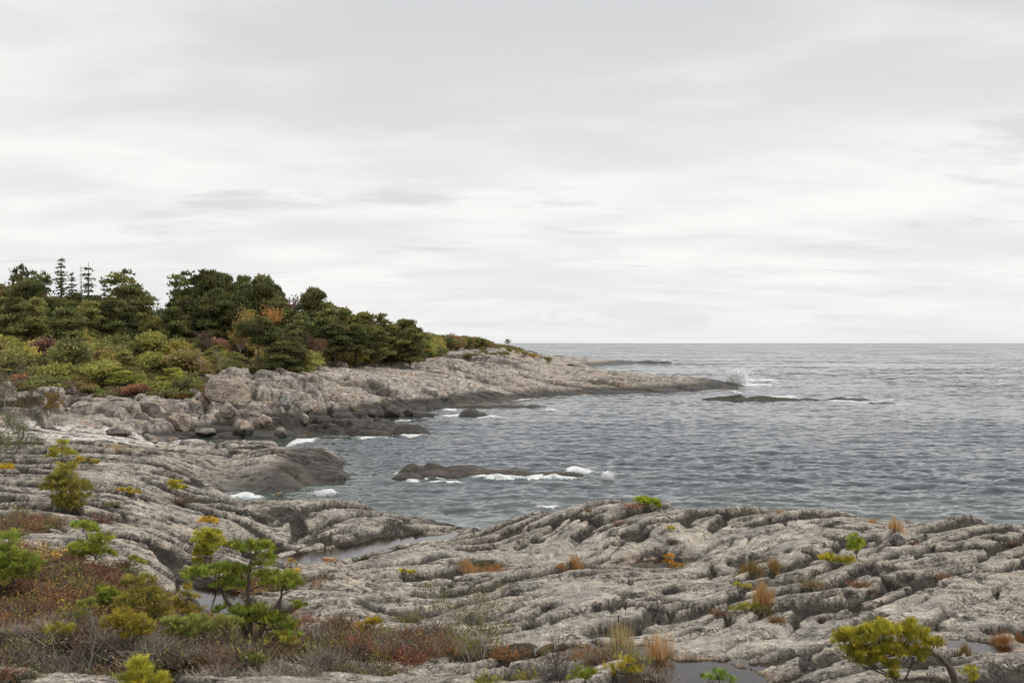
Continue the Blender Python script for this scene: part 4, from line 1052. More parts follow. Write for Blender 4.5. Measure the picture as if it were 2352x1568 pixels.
pad_pine('dwarf_pine', 'small yellow pine shrub in the middle of the left slope', 'pine tree', (405, 1148),
         [(402, 1112, 14, 9, 0, 1.1), (410, 1124, 20, 8, 0, 1.0)], 0.03, (0.30, 0.29, 0.04), needle=0.10, dens=0.5, wfac=0.022)
pad_pine('creeping_pine', 'flat yellow cushion pine halfway up the left slope', 'pine tree', (300, 1138),
         [(288, 1128, 14, 5, 0, 1.1), (308, 1134, 14, 4, 0, 1.0)], 0.02, (0.33, 0.29, 0.05), needle=0.10, dens=0.5, wfac=0.022)
pad_pine('creeping_pine', 'yellowish creeping pine on the upper left slope near the pale slab', 'pine tree', (200, 1070),
         [(190, 1060, 18, 6, 0, 1.1), (212, 1064, 14, 5, 0, 1.0)], 0.02, (0.28, 0.25, 0.05), needle=0.12, dens=0.3, wfac=0.03, cut=(40, 95))
pad_pine('creeping_pine', 'yellow creeping pine at the left edge over grey rock', 'pine tree', (12, 1088),
         [(10, 1078, 26, 7, 0, 1.0)], 0.02, (0.32, 0.27, 0.04), needle=0.12, dens=0.35, wfac=0.03, cut=(35, 95))
pad_pine('dwarf_pine', 'small yellow green pine left of the brown pool below grey lumps', 'pine tree', (318, 1315),
         [(310, 1288, 22, 8, 0, 1.0), (325, 1296, 14, 6, 0, 0.9)], 0.02, (0.24, 0.26, 0.06), needle=0.07, dens=0.6, wfac=0.016)
pad_pine('dwarf_pine', 'yellow pine shoot glowing above brown heather in the centre', 'pine tree', (850, 1462),
         [(842, 1436, 24, 9, 0, 1.1), (862, 1430, 14, 7, 0, 1.1), (830, 1448, 14, 7, 0, 0.9)], 0.02, (0.32, 0.28, 0.03), needle=0.065, dens=0.8)
pad_pine('pine_sapling', 'yellow larch like sapling at the near end of the brown pool', 'pine tree', (672, 1350),
         [(668, 1296, 8, 12, 0, 1.0), (672, 1318, 18, 12, 0, 1.0), (665, 1330, 18, 8, 0, 0.95)], 0.02, (0.36, 0.28, 0.09), needle=0.06, dens=0.6)
pad_pine('creeping_pine', 'tiny lime pine tuft on the slab beside orange grass', 'pine tree', (930, 1325),
         [(926, 1317, 11, 7, 0, 1.2), (948, 1318, 9, 5, 0, 0.8)], 0.015, (0.36, 0.36, 0.05), needle=0.07, dens=0.8, wfac=0.018)
pad_pine('creeping_pine', 'small yellow plant on the slab rim below the crest tussock', 'pine tree', (1542, 1222),
         [(1541, 1216, 8, 4, 0, 1.0)], 0.012, (0.36, 0.33, 0.05), needle=0.08, dens=0.8, wfac=0.02)
pad_pine('creeping_pine', 'low green and rust creeping pine in the slab step', 'pine tree', (1700, 1405),
         [(1712, 1398, 22, 7, 0, 1.0), (1690, 1402, 16, 5, 0, 0.9), (1742, 1398, 18, 8, 0, 0.55)], 0.02, (0.17, 0.18, 0.04), needle=0.06, dens=0.9)
pad_pine('creeping_pine', 'small green and yellow mat beside tall straw grass', 'pine tree', (1700, 1352),
         [(1695, 1345, 12, 6, 0, 1.1), (1718, 1350, 12, 5, 0, 1.0)], 0.015, (0.24, 0.25, 0.05), needle=0.06, dens=0.8)


# ------------------------------------------------------------------ heather, twiggy bushes, grass
def mound(rng, r, h, n_twig, n_leaf, ctw, clf, tw=0.012, lf=0.05):
    """a heather or bilberry mound: twigs fanning from the ground with small leaves at their ends"""
    G = Geo()
    d = unit(rng.normal(size=(n_twig, 3)) * np.array([1, 1, 0.55])); d[:, 2] = np.abs(d[:, 2]) + 0.12; d = unit(d)
    b0 = rng.normal(size=(n_twig, 3)) * np.array([r * 0.28, r * 0.28, 0]) + np.array([0, 0, -0.03])
    L = (0.65 + 0.5 * rng.random(n_twig)) * np.sqrt((d[:, 0] ** 2 + d[:, 1] ** 2) * r * r * 0.7 + d[:, 2] ** 2 * h * h)
    c = np.array(ctw) * (0.6 + 0.8 * rng.random((n_twig, 1)))
    V, F, C = tris(b0, d, L, tw, rng, c); G.add(V, F, C)
    if n_leaf:
        i = rng.integers(n_twig, size=n_leaf)
        t = (0.55 + 0.45 * rng.random((n_leaf, 1)))
        P = b0[i] + d[i] * L[i][:, None] * t
        dd = unit(d[i] + rng.normal(size=(n_leaf, 3)) * 0.8)
        c = np.array(clf) * (0.6 + 0.8 * rng.random((n_leaf, 1)))
        V, F, C = tris(P, dd, lf * (0.6 + 0.8 * rng.random(n_leaf)), lf * 0.45, rng, c); G.add(V, F, C)
    return G


HE = {'rust': ((0.13, 0.08, 0.055), (0.20, 0.095, 0.045)), 'brown': ((0.12, 0.085, 0.065), (0.14, 0.08, 0.045)), 'grey': ((0.17, 0.145, 0.118), (0.15, 0.13, 0.10)),
      'olive': ((0.11, 0.09, 0.05), (0.17, 0.165, 0.04)), 'gold': ((0.14, 0.10, 0.05), (0.34, 0.22, 0.05)), 'dark': ((0.07, 0.05, 0.04), (0.085, 0.06, 0.03))}
# cover of low heather over the soil of the near shore, too dense to count
rng = np.random.default_rng(3)
G = Geo()
cover = []
for i_, ((u, v, rx, ry), (vx, vy, wx_, wy_)) in enumerate(zip(VEG, VEGW)):
    if vy > 60 or v < 1190: continue
    if v in (1296, 1297, 1290, 1400, 1465, 1500) and rx <= 1.3 and u > 1000: continue
    n = int(24 * rx * ry)
    grey = v > 1470
    for _ in range(n):
        a = rng.random() * 6.283; q = math.sqrt(rng.random()) * 1.0
        x_, y_ = vx + math.cos(a) * q * rx, vy + math.sin(a) * q * ry
        cover.append((x_, y_, grey, u))
cx_ = np.array([c[0] for c in cover]); cy_ = np.array([c[1] for c in cover]); cz_ = land_height(cx_, cy_)
ck_ = fbm(cx_ / 1.4, cy_ / 1.4, 3, 77)
protos = {}
for kd, (ct, cl_) in HE.items():
    for j in range(4):
        protos[kd, j] = mound(rng, 0.34, 0.30, 60 if kd != 'grey' else 80, 100 if kd != 'grey' else 40, ct, cl_, 0.014, 0.046)
for (x_, y_, grey, u), z_, kk in zip(cover, cz_, ck_):
    if in_pool(x_, y_): continue
    r_ = rng.random() * 0.5 + kk
    if grey: kd = 'grey' if r_ < 0.34 else ('brown' if r_ < 0.46 else ('dark' if r_ < 0.54 else 'olive'))
    else: kd = 'rust' if r_ < 0.12 else ('brown' if r_ < 0.36 else ('olive' if r_ < 0.58 else ('grey' if r_ < 0.66 else 'gold')))
    if u > 600 and not grey and rng.random() < 0.25: kd = 'grey'
    if u > 600 and rng.random() < 0.3: kd = ('rust', 'dark', 'brown', 'olive')[rng.integers(4)]
    g_ = protos[kd, rng.integers(4)]
    V = np.concatenate(g_.V); a = rng.random() * 6.283; s_ = 0.85 + 0.8 * rng.random()
    R_ = np.array([[math.cos(a), -math.sin(a), 0], [math.sin(a), math.cos(a), 0], [0, 0, 0.95 + 0.45 * rng.random()]])
    G.add(V @ R_.T * s_ + np.array([x_, y_, z_]), np.concatenate(g_.F), np.concatenate(g_.C) * (1.25 + 1.15 * rng.random()))
tag(link('heather_cover', G.mesh('heather_cover', M_TWIG, False)), 'brown and grey heather covering the soil of the near shore', kind='stuff')


def bush(name, label, cat, u, v, r, h, kd, n1=220, n2=260, tw=0.013, lf=0.055, group=None, cut=(9, 70), k=1.0):
    rng = np.random.default_rng(hash_name(label) % 99999)
    x_, y_, z_ = hit(u, v, *cut)
    ct, cl_ = HE[kd] if isinstance(kd, str) else kd
    ct = np.array(ct) * 1.5; cl_ = np.array(cl_) * 1.5
    tw = max(tw, y_ * 0.0005); lf = max(lf, y_ * 0.0013)
    root = tag(link(name, None, loc=(x_, y_, z_)), label, cat, group)
    st = Geo()
    for _ in range(7):
        a = rng.random() * 6.283; e = 0.3 + 0.5 * rng.random()
        d = np.array([math.cos(a) * e * r, math.sin(a) * e * r, h * (0.6 + 0.3 * rng.random())])
        st.tube(bez((0, 0, -0.05), d * np.array([0.3, 0.3, 0.6]), d, 5), np.linspace(0.014, 0.004, 5) * max(1, y_ / 30), 4)
    link('stem', st.mesh('stem', M_GREYB), root)
    link('foliage', mound(rng, r, h, n1, n2, ct, cl_, tw, lf).mesh('foliage', M_TWIG, False), root)
    return root


HB = 'heather and bilberry bushes of the near shore'
pad_pine('dwarf_pine', 'low yellow green pine bush left below the flat pale rock', 'pine tree', (150, 1470),
         [(135, 1448, 26, 10, 0, 1.0), (160, 1452, 24, 10, 0, 0.9)], 0.02, (0.20, 0.20, 0.04), needle=0.07, dens=0.8)
pad_pine('dwarf_pine', 'green pine bush sprawling at the foot of the tallest pine, right side', 'pine tree', (655, 1500),
         [(640, 1470, 30, 12, 0, 1.0), (668, 1478, 22, 10, 0, 1.1)], 0.02, (0.17, 0.18, 0.04), needle=0.07, dens=0.8)
pad_pine('dwarf_pine', 'small dark green pine bush in grey heather right of the bottom pine top', 'pine tree', (590, 1545),
         [(580, 1518, 26, 12, 0, 1.0), (602, 1525, 18, 9, 0, 0.9)], 0.02, (0.10, 0.12, 0.03), needle=0.065, dens=0.8)
pad_pine('dwarf_pine', 'pale green pine bush between olive pine and light green bush', 'pine tree', (282, 1418),
         [(278, 1388, 20, 12, 0, 1.0), (270, 1402, 18, 8, 0, 0.9)], 0.02, (0.20, 0.22, 0.05), needle=0.07, dens=0.7)
for a in [
    ('bare_bush', 'leafless grey twig bush standing on rock behind the round crowned pine', 'bush', 545, 1262, 0.85, 1.0, ((0.15, 0.125, 0.105), (0.16, 0.13, 0.1)), 520, 60),
    ('heather_bush', 'dark rust brown heather clump just under the spreading left pine', 'heather', 245, 1312, 0.8, 0.45, 'rust'),
    ('heather_bush', 'rusty heather knob on the rock right of the spreading left pine', 'heather', 285, 1300, 0.35, 0.25, 'rust'),
    ('autumn_bush', 'tall orange yellow leafed bush between brown heather on the left', 'bush', 100, 1395, 0.75, 0.85, 'gold', 200, 620),
    ('autumn_bush', 'golden tipped bush in front of the deep green edge pine', 'bush', 140, 1385, 0.5, 0.65, 'gold', 160, 420),
    ('autumn_bush', 'ochre and brown bush at the left edge below the upper slope', 'bush', 28, 1225, 0.9, 1.1, ((0.12, 0.09, 0.06), (0.20, 0.15, 0.05)), 260, 520),
    ('heather_bush', 'red brown heather under the ochre bush at the left edge', 'heather', 30, 1260, 0.8, 0.45, 'rust'),
    ('heather_bush', 'darkest brown heather hollow left of the golden bush', 'heather', 45, 1425, 0.75, 0.45, 'dark'),
    ('heather_bush', 'rusty heather clump between golden bush and light green pine', 'heather', 190, 1385, 0.6, 0.4, 'rust'),
    ('olive_bush', 'olive green leafy bush below the golden bush', 'bush', 150, 1440, 0.55, 0.5, 'olive', 200, 420),
    ('heather_bush', 'yellow brown bilberry patch on the flat left rock', 'heather', 90, 1440, 0.35, 0.2, 'gold'),
    ('heather_bush', 'small gold bush at the end of the flat left rock', 'heather', 142, 1428, 0.25, 0.3, ((0.2, 0.16, 0.05), (0.38, 0.33, 0.05))),
    ('bare_bush', 'spindly grey dead shrub in heather above the bottom pine top', 'bush', 205, 1535, 0.6, 0.65, 'grey', 420, 0),
    ('bare_bush', 'rounded purple grey twig bush below the orange tinged pine', 'bush', 285, 1490, 0.42, 0.4, 'grey', 420, 0),
    ('bare_bush', 'pale bleached twig bush with spreading rays in the heather', 'bush', 318, 1515, 0.3, 0.35, ((0.3, 0.28, 0.26), (0.3, 0.28, 0.26)), 120, 0),
    ('heather_bush', 'dark olive bush in the bottom left corner', 'heather', 50, 1560, 0.5, 0.35, ((0.08, 0.07, 0.04), (0.10, 0.105, 0.03))),
    ('heather_bush', 'orange rust bush cut by the left edge at the bottom', 'heather', 0, 1555, 0.4, 0.35, 'rust'),
    ('bare_bush', 'reddish leafless twig bush right of the bottom pine top', 'bush', 500, 1545, 0.4, 0.42, ((0.2, 0.13, 0.10), (0.22, 0.10, 0.06)), 300, 90),
    ('heather_bush', 'purple brown heather mound right of the tallest pine', 'heather', 775, 1440, 0.6, 0.45, 'rust', 260, 380),
    ('heather_bush', 'broad red brown heather mound in the centre foreground', 'heather', 930, 1470, 0.55, 0.45, 'rust', 260, 420),
    ('heather_bush', 'rust red bilberry clump below the broad heather mound', 'heather', 900, 1515, 0.5, 0.4, ((0.16, 0.08, 0.05), (0.22, 0.09, 0.05)), 220, 520),
    ('heather_bush', 'second rust red clump at the pale slab edge, lower right', 'heather', 945, 1525, 0.42, 0.3, ((0.16, 0.08, 0.05), (0.22, 0.09, 0.05)), 220, 420),
    ('bare_bush', 'silvery grey brush of twigs behind the red brown mounds', 'bush', 1000, 1455, 0.6, 0.5, 'grey', 520, 60),
    ('olive_bush', 'greenish twiggy bush top at the lower slab edge', 'bush', 940, 1425, 0.5, 0.3, ((0.15, 0.13, 0.07), (0.15, 0.15, 0.05)), 300, 260),
    ('bare_bush', 'ash grey heather brush left of the rust red clumps', 'bush', 740, 1535, 0.55, 0.4, 'grey', 520, 0),
    ('heather_bush', 'orange heather at the foot of the pale slab near the reeds', 'heather', 1160, 1510, 0.5, 0.3, ((0.2, 0.11, 0.06), (0.27, 0.13, 0.05)), 200, 360),
    ('heather_bush', 'brown heather cushion beside the cattails', 'heather', 1370, 1525, 0.35, 0.25, 'brown', 200, 320),
    ('bare_bush', 'dark leafless bush of thin branches at the bottom centre', 'bush', 1285, 1560, 0.5, 0.6, ((0.09, 0.075, 0.07), (0.1, 0.08, 0.07)), 420, 0),
    ('heather_bush', 'yellowish leafy bush left of the dark leafless bush', 'heather', 1215, 1560, 0.3, 0.3, ((0.15, 0.12, 0.05), (0.26, 0.24, 0.05)), 120, 300),
    ('heather_bush', 'yellow green bush low at the bottom edge centre', 'heather', 1120, 1568, 0.3, 0.25, ((0.15, 0.13, 0.05), (0.27, 0.26, 0.05)), 120, 300),
    ('heather_bush', 'dry red brown moss cushion on the crest slab', 'heather', 1424, 1204, 0.55, 0.14, 'rust', 120, 240),
    ('heather_bush', 'orange red streak of moss by the crest pine tussock', 'heather', 1452, 1169, 0.7, 0.12, ((0.25, 0.13, 0.09), (0.3, 0.15, 0.09)), 120, 240),
    ('heather_bush', 'small round rust cushion left on the crest slab', 'heather', 1354, 1175, 0.22, 0.14, 'rust', 80, 120),
    ('heather_bush', 'rust and green cushion with a round top in the slab step', 'heather', 1786, 1428, 0.30, 0.16, ((0.12, 0.07, 0.03), (0.20, 0.12, 0.04)), 160, 320),
    ('heather_bush', 'dark green cushion beneath the tall straw grass', 'heather', 1752, 1408, 0.32, 0.2, ((0.09, 0.07, 0.03), (0.12, 0.11, 0.03)), 160, 320),
    ('heather_bush', 'long rust moss strip left of the straw grass', 'heather', 1650, 1412, 0.35, 0.12, 'rust', 100, 220),
    ('heather_bush', 'brown spiky tuft in the diagonal cleft on the right', 'heather', 1975, 1347, 0.4, 0.22, ((0.16, 0.09, 0.05), (0.24, 0.13, 0.06)), 220, 220),
    ('heather_bush', 'olive brown dry fringe in the cleft left of the spiky tuft', 'heather', 1865, 1355, 0.55, 0.25, ((0.2, 0.14, 0.07), (0.17, 0.14, 0.06)), 220, 200),
    ('heather_bush', 'orange lichen cushion in the long crack at the right', 'heather', 2160, 1330, 0.45, 0.14, ((0.2, 0.11, 0.06), (0.26, 0.13, 0.06)), 120, 240),
    ('heather_bush', 'round rust tuft on the upper right slab', 'heather', 2098, 1250, 0.3, 0.16, 'rust', 120, 200),
    ('heather_bush', 'rust tuft at the right edge beyond the narrow pool', 'heather', 2335, 1250, 0.3, 0.2, 'rust', 120, 200),
    ('heather_bush', 'small dark round tuft on the bare grey slab', 'heather', 1887, 1425, 0.16, 0.12, 'brown', 80, 120),
    ('heather_bush', 'dark tuft in the short crack above the big leaning pine', 'heather', 2000, 1372, 0.2, 0.12, 'brown', 80, 120),
    ('heather_bush', 'brown bush in the channel at the foot of the crest slab', 'heather', 1545, 1250, 0.4, 0.2, 'brown', 120, 160),
    ('heather_bush', 'brown dry bush under the small yellow pine shrub', 'heather', 420, 1165, 0.8, 0.45, 'brown', 220, 260),
    ('heather_bush', 'red brown hollow of heather under the lone ragged pine', 'heather', 225, 1200, 0.9, 0.3, 'rust', 160, 300),
    ('heather_bush', 'small rusty tuft on the rock lumps near the brown pool', 'heather', 470, 1292, 0.5, 0.25, 'rust', 120, 200),
    ('olive_bush', 'low olive mat on the slab above the channel pool', 'heather', 265, 1160, 0.5, 0.2, 'olive', 100, 200),
]:
    bush(*a, group=HB)


def tuft(name, label, cat, u, v, wpx, hpx, n, c1_, c2_, bend=0.35, cut=(9, 60), wid=0.010, heads=0, group='grass tufts in the rock clefts'):
    rng = np.random.default_rng(hash_name(label) % 99999)
    x_, y_, z_ = hit(u, v, *cut)
    s_ = y_ / FPX
    W_, H_ = wpx * s_, hpx * s_
    root = tag(link(name, None, loc=(x_, y_, z_)), label, cat, group)
    wid = max(wid, y_ * 0.00036)
    bx_ = rng.normal(size=n) * W_ * 0.45; by_ = rng.normal(size=n) * min(W_ * 0.35, 0.35)
    bz_ = land_height(x_ + bx_, y_ + by_) - z_
    bz_ = np.where(np.abs(bz_) > 0.35, 0, bz_) - 0.03
    az = rng.random(n) * 6.283; L = H_ * (0.45 + 0.6 * rng.random(n)); be = bend * (0.3 + rng.random(n))
    G = Geo()
    ts_ = np.linspace(0, 1, 5)
    side = np.stack([np.cos(az + 1.57), np.sin(az + 1.57), np.zeros(n)], 1)
    V = []
    for t in ts_:
        c_ = np.stack([bx_ + np.cos(az) * L * be * t * t, by_ + np.sin(az) * L * be * t * t, bz_ + L * (t - be * 0.45 * t ** 3)], 1)
        w_ = wid * (1 - t) ** 0.7 * 0.5 + 0.0006
        V.append(c_ - side * w_); V.append(c_ + side * w_)
    V = np.stack(V, 1)
    F = []
    base = np.arange(n)[:, None] * 10
    for j in range(4):
        F.append(np.concatenate([base + 2 * j, base + 2 * j + 1, base + 2 * j + 3, base + 2 * j + 2], 1))
    f = rng.random((n, 1)) ** 1.2
    C = np.array(c1_) * (1 - f) + np.array(c2_) * f
    C = C * (0.75 + 0.5 * rng.random((n, 1)))
    G.add(V.reshape(-1, 3), np.concatenate(F), np.repeat(C, 10, 0))
    tag(link('blades', G.mesh('blades', M_LEAF, False), root), kind='stuff')
    for i in range(heads):
        g = Geo(); hx = (rng.random() - 0.6) * W_ * 0.8; hh = H_ * (1.0 + 0.28 * rng.random()) if i else H_ * 1.32
        lean = (rng.random() - 0.5) * 0.1
        g.tube([(hx, 0, -0.03), (hx + lean * 0.5, 0, hh * 0.5), (hx + lean, 0, hh)], [0.006, 0.005, 0.003], 4, (0.40, 0.30, 0.14))
        g.tube([(hx + lean * 0.82, 0, hh * 0.80), (hx + lean * 0.84, 0, hh * 0.815), (hx + lean * 0.93, 0, hh * 0.93), (hx + lean * 0.95, 0, hh * 0.945)], [0.003, 0.015, 0.015, 0.003], 7, (0.075, 0.035, 0.02))
        link('seed_head', g.mesh('seed_head', M_LEAF), root)
    return root


OR = (0.55, 0.29, 0.11); ST = (0.60, 0.43, 0.22); BR = (0.33, 0.17, 0.08); GG = (0.25, 0.25, 0.08)
for a in [
    ('grass_tuft', 'orange dry grass tuft, left one of the pair in the central cleft', 'grass tuft', 1078, 1310, 30, 24, 420, OR, ST, 0.3),
    ('grass_tuft', 'orange dry grass tuft, right one of the pair in the central cleft', 'grass tuft', 1140, 1308, 34, 20, 420, OR, BR, 0.3),
    ('grass_tuft', 'straw tuft in the cleft below the crest slab', 'grass tuft', 1325, 1305, 24, 24, 300, OR, ST, 0.3),
    ('grass_tuft', 'low rusty grass left of the small straw tuft', 'grass tuft', 1290, 1305, 18, 12, 160, BR, OR, 0.3),
    ('grass_tuft', 'wide rust and green grass in the cleft on the right', 'grass tuft', 1725, 1308, 36, 30, 460, BR, GG, 0.35),
    ('grass_tuft', 'ochre grass bunch right beside the wide rust grass', 'grass tuft', 1778, 1306, 18, 34, 260, OR, GG, 0.3),
    ('grass_tuft', 'tall straw grass fountain standing in the slab step', 'grass tuft', 1752, 1388, 24, 62, 520, ST, OR, 0.22),
    ('grass_tuft', 'straw grass on the crest against the sea, taller of two', 'grass tuft', 2055, 1212, 20, 34, 260, ST, OR, 0.25),
    ('grass_tuft', 'straw grass on the crest against the sea, shorter of two', 'grass tuft', 2002, 1200, 14, 16, 120, OR, ST, 0.3),
    ('grass_tuft', 'dark green rush tuft standing in the narrow right pool', 'grass tuft', 2213, 1500, 16, 34, 200, GG, BR, 0.12),
    ('grass_tuft', 'red brown grass at the right edge by the narrow pool', 'grass tuft', 2300, 1478, 26, 30, 360, BR, OR, 0.3),
    ('grass_tuft', 'rust grass tuft cut by the right edge of the view', 'grass tuft', 2345, 1472, 14, 26, 240, BR, BR, 0.3),
    ('cattail_clump', 'tall straw cattail clump with dark seed heads, left of two', 'cattails', 1425, 1508, 34, 100, 230, (0.75, 0.55, 0.30), (0.38, 0.36, 0.14), 0.16),
    ('cattail_clump', 'straw cattail clump beside the reed pool, right of two', 'cattails', 1508, 1520, 32, 84, 230, (0.75, 0.55, 0.30), OR, 0.2),
    ('grass_tuft', 'orange sedge fringe left of the cattails', 'grass tuft', 1345, 1508, 44, 36, 420, OR, BR, 0.25),
    ('grass_tuft', 'bent straw sedge at the pool edge right of the cattails', 'grass tuft', 1535, 1545, 14, 42, 60, ST, OR, 0.4),
    ('grass_tuft', 'thin orange grass by the near end of the channel pool', 'grass tuft', 728, 1352, 26, 30, 60, OR, BR, 0.15),
    ('grass_tuft', 'pale grass wisps on the pale slab edge by the cove', 'grass tuft', 270, 1030, 26, 14, 120, ST, ST, 0.3, (40, 110)),
    ('grass_tuft', 'small straw tuft on the far rim of the crest slab', 'grass tuft', 1790, 1175, 10, 9, 60, OR, ST, 0.3),
]:
    kw = {}
    if len(a) > 11: kw['cut'] = a[11]
    if a[0] == 'cattail_clump': kw.update(heads=2 if 'left' in a[1] else 1, wid=0.014, group='cattail clumps by the reed pool')
    tuft(*a[:11], **kw)


# thin leafless saplings
def bare_tree(name, label, cat, base, top, seed, mat, n_b=9, r0=0.02, cut=(9, 60), spread=0.5, leaf=None, group=None):
    rng = np.random.default_rng(seed)
    x_, y_, z_ = hit(*base, *cut)
    s_ = y_ / FPX
    H_ = (CAMH - (top[1] - V0) * s_) - z_; dx = (top[0] - base[0]) * s_
    root = tag(link(name, None, loc=(x_, y_, z_)), label, cat, group)
    G = Geo(); tips = []
    def grow(p, d, L, r, depth):
        n = 5; q = [p]; dd = d
        for i in range(n):
            dd = unit(dd + rng.normal(size=3) * 0.16 + np.array([0, 0, 0.05])); q.append(q[-1] + dd * L / n)
        q = np.array(q); G.tube(q, np.linspace(r, r * 0.45, n + 1), 4 if depth else 5)
        tips.append(q[-1])
        if depth >= 3: return
        for _ in range(n_b if depth == 0 else 4):
            i = rng.integers(2 if depth else 1, n + 1)
            nd = unit(dd * 0.6 + rng.normal(size=3) * np.array([1, 1, 0.5]) * spread * 1.3 + np.array([0, 0, 0.3]))
            grow(q[i], nd, L * (0.42 + 0.2 * rng.random()), r * 0.5, depth + 1)
    grow(np.array([0, 0, -0.05]), unit(np.array([dx, 0, H_])), H_ * 1.0, r0, 0)
    link('trunk', G.mesh('trunk', mat), root)
    if leaf is not None:
        T_ = np.array(tips); k = Geo()
        V, F, C = leaf_clumps(T_, np.full(len(T_), H_ * 0.09), 7, max(0.035, y_ * 0.0011), rng, np.broadcast_to(np.array(leaf), (len(T_), 3))); k.add(V, F, C)
        link('leaves', k.mesh('leaves', M_LEAF, False), root)
    return root


bare_tree('birch_sapling', 'thin birch sapling with sparse olive leaves right of the heather', 'sapling', (1085, 1560), (1062, 1412), 4, M_PALE, 9, 0.013, spread=0.35, leaf=(0.20, 0.19, 0.05))
bare_tree('birch_sapling', 'slender second birch sapling closest to the cattails', 'sapling', (1112, 1548), (1118, 1440), 9, M_PALE, 6, 0.010, leaf=(0.22, 0.20, 0.05))
bare_tree('dead_sapling', 'dead upright sapling with bare side twigs over grey heather', 'sapling', (203, 1545), (205, 1438), 12, M_GREYB, 7, 0.016)
bare_tree('dead_sapling', 'dark dead sapling of thin branches left of the cattails', 'sapling', (1288, 1570), (1280, 1490), 18, M_BARK, 9, 0.016)
bare_tree('willow_bush', 'leafy green willow bush at the left edge beside the pale slab', 'bush', (28, 1062), (30, 975), 21, M_GREYB, 14, 0.05, cut=(40, 95), spread=0.8, leaf=(0.17, 0.18, 0.05))
bare_tree('willow_bush', 'olive willow at the left edge under the pale slab', 'bush', (0, 1066), (-8, 985), 22, M_GREYB, 14, 0.05, cut=(40, 95), spread=0.8, leaf=(0.15, 0.17, 0.05))
bare_tree('willow_bush', 'brown leafed shrub tree at the left edge below the cliff top', 'bush', (15, 975), (14, 870), 23, M_GREYB, 16, 0.09, cut=(80, 118), spread=0.7, leaf=(0.14, 0.12, 0.05))
bare_tree('autumn_bush', 'small golden bush in the notch between the left cliffs', 'bush', (112, 958), (115, 922), 24, M_GREYB, 12, 0.05, cut=(90, 122), spread=0.9, leaf=(0.30, 0.19, 0.05))
bare_tree('willow_bush', 'brown green bush at the foot of the left cliff', 'bush', (75, 965), (78, 915), 25, M_GREYB, 12, 0.06, cut=(90, 122), spread=0.8, leaf=(0.14, 0.11, 0.06))

# ------------------------------------------------------------------ boulders
def boulder_geo(seed, sx, sy, sz, lv=4):
    import bmesh
    bm = bmesh.new(); bmesh.ops.create_icosphere(bm, subdivisions=lv, radius=1.0)
    V = np.array([v.co[:] for v in bm.verts]); F = np.array([[v.index for v in f.verts] for f in bm.faces]); bm.free()
    rng = np.random.default_rng(seed)
    # chop with planes so that the boulder has faces and blunt edges
    for _ in range(16):
        n = unit(rng.normal(size=3)); o = 0.55 + 0.22 * rng.random()
        d = V @ n - o
        V = V - np.where(d > 0, d * 0.97, 0)[:, None] * n
    a = fbm(V[:, 0] * 1.7 + V[:, 2] * 1.3 + seed, V[:, 1] * 1.7 - V[:, 2], 4, seed)
    V = V * (1 + 0.13 * a + 0.05 * ridged(V[:, 0] * 3 + V[:, 2] * 2.2, V[:, 1] * 3 - V[:, 2] * 1.2, 3, seed + 3))[:, None]
    return V * np.array([sx, sy, sz]), F


def boulder(name, label, u, v, wpx, hpx, base_col, seed, depth=1.0, cut=(8, 400), rz=0.0, wetz=0.0, group=None, sink=0.6):
    x_, y_, z_ = hit(u, v, *cut)
    s_ = y_ / FPX
    sx, sz = wpx * s_ / 2, hpx * s_ / 2 / (1 - sink * 0.5)
    V, F = boulder_geo(seed, sx, sx * depth, sz)
    V[:, 2] += sz * (1 - sink)
    zz = V[:, 2] + z_
    n = fbm(V[:, 0] * 2.0 / sx, V[:, 1] * 2.0 / sx + V[:, 2], 4, seed + 5)
    c = np.array(base_col) * (1 + 0.6 * n)[:, None]
    w = 1 - ss(zz + 0.3 * n, wetz - 0.2, wetz + 0.35) if wetz else np.zeros(len(V))
    c = c * (1 - w[:, None]) + np.array([0.05, 0.045, 0.04]) * w[:, None]
    me = mesh_np(name, V, F, [M_ROCK_FAR if y_ > 90 else M_ROCK], True, {'Col': c, 'wet': w, 'veg': np.zeros(len(V))})
    return tag(link(name, me, loc=(x_, y_, z_), rz=rz), label, 'boulder', group)


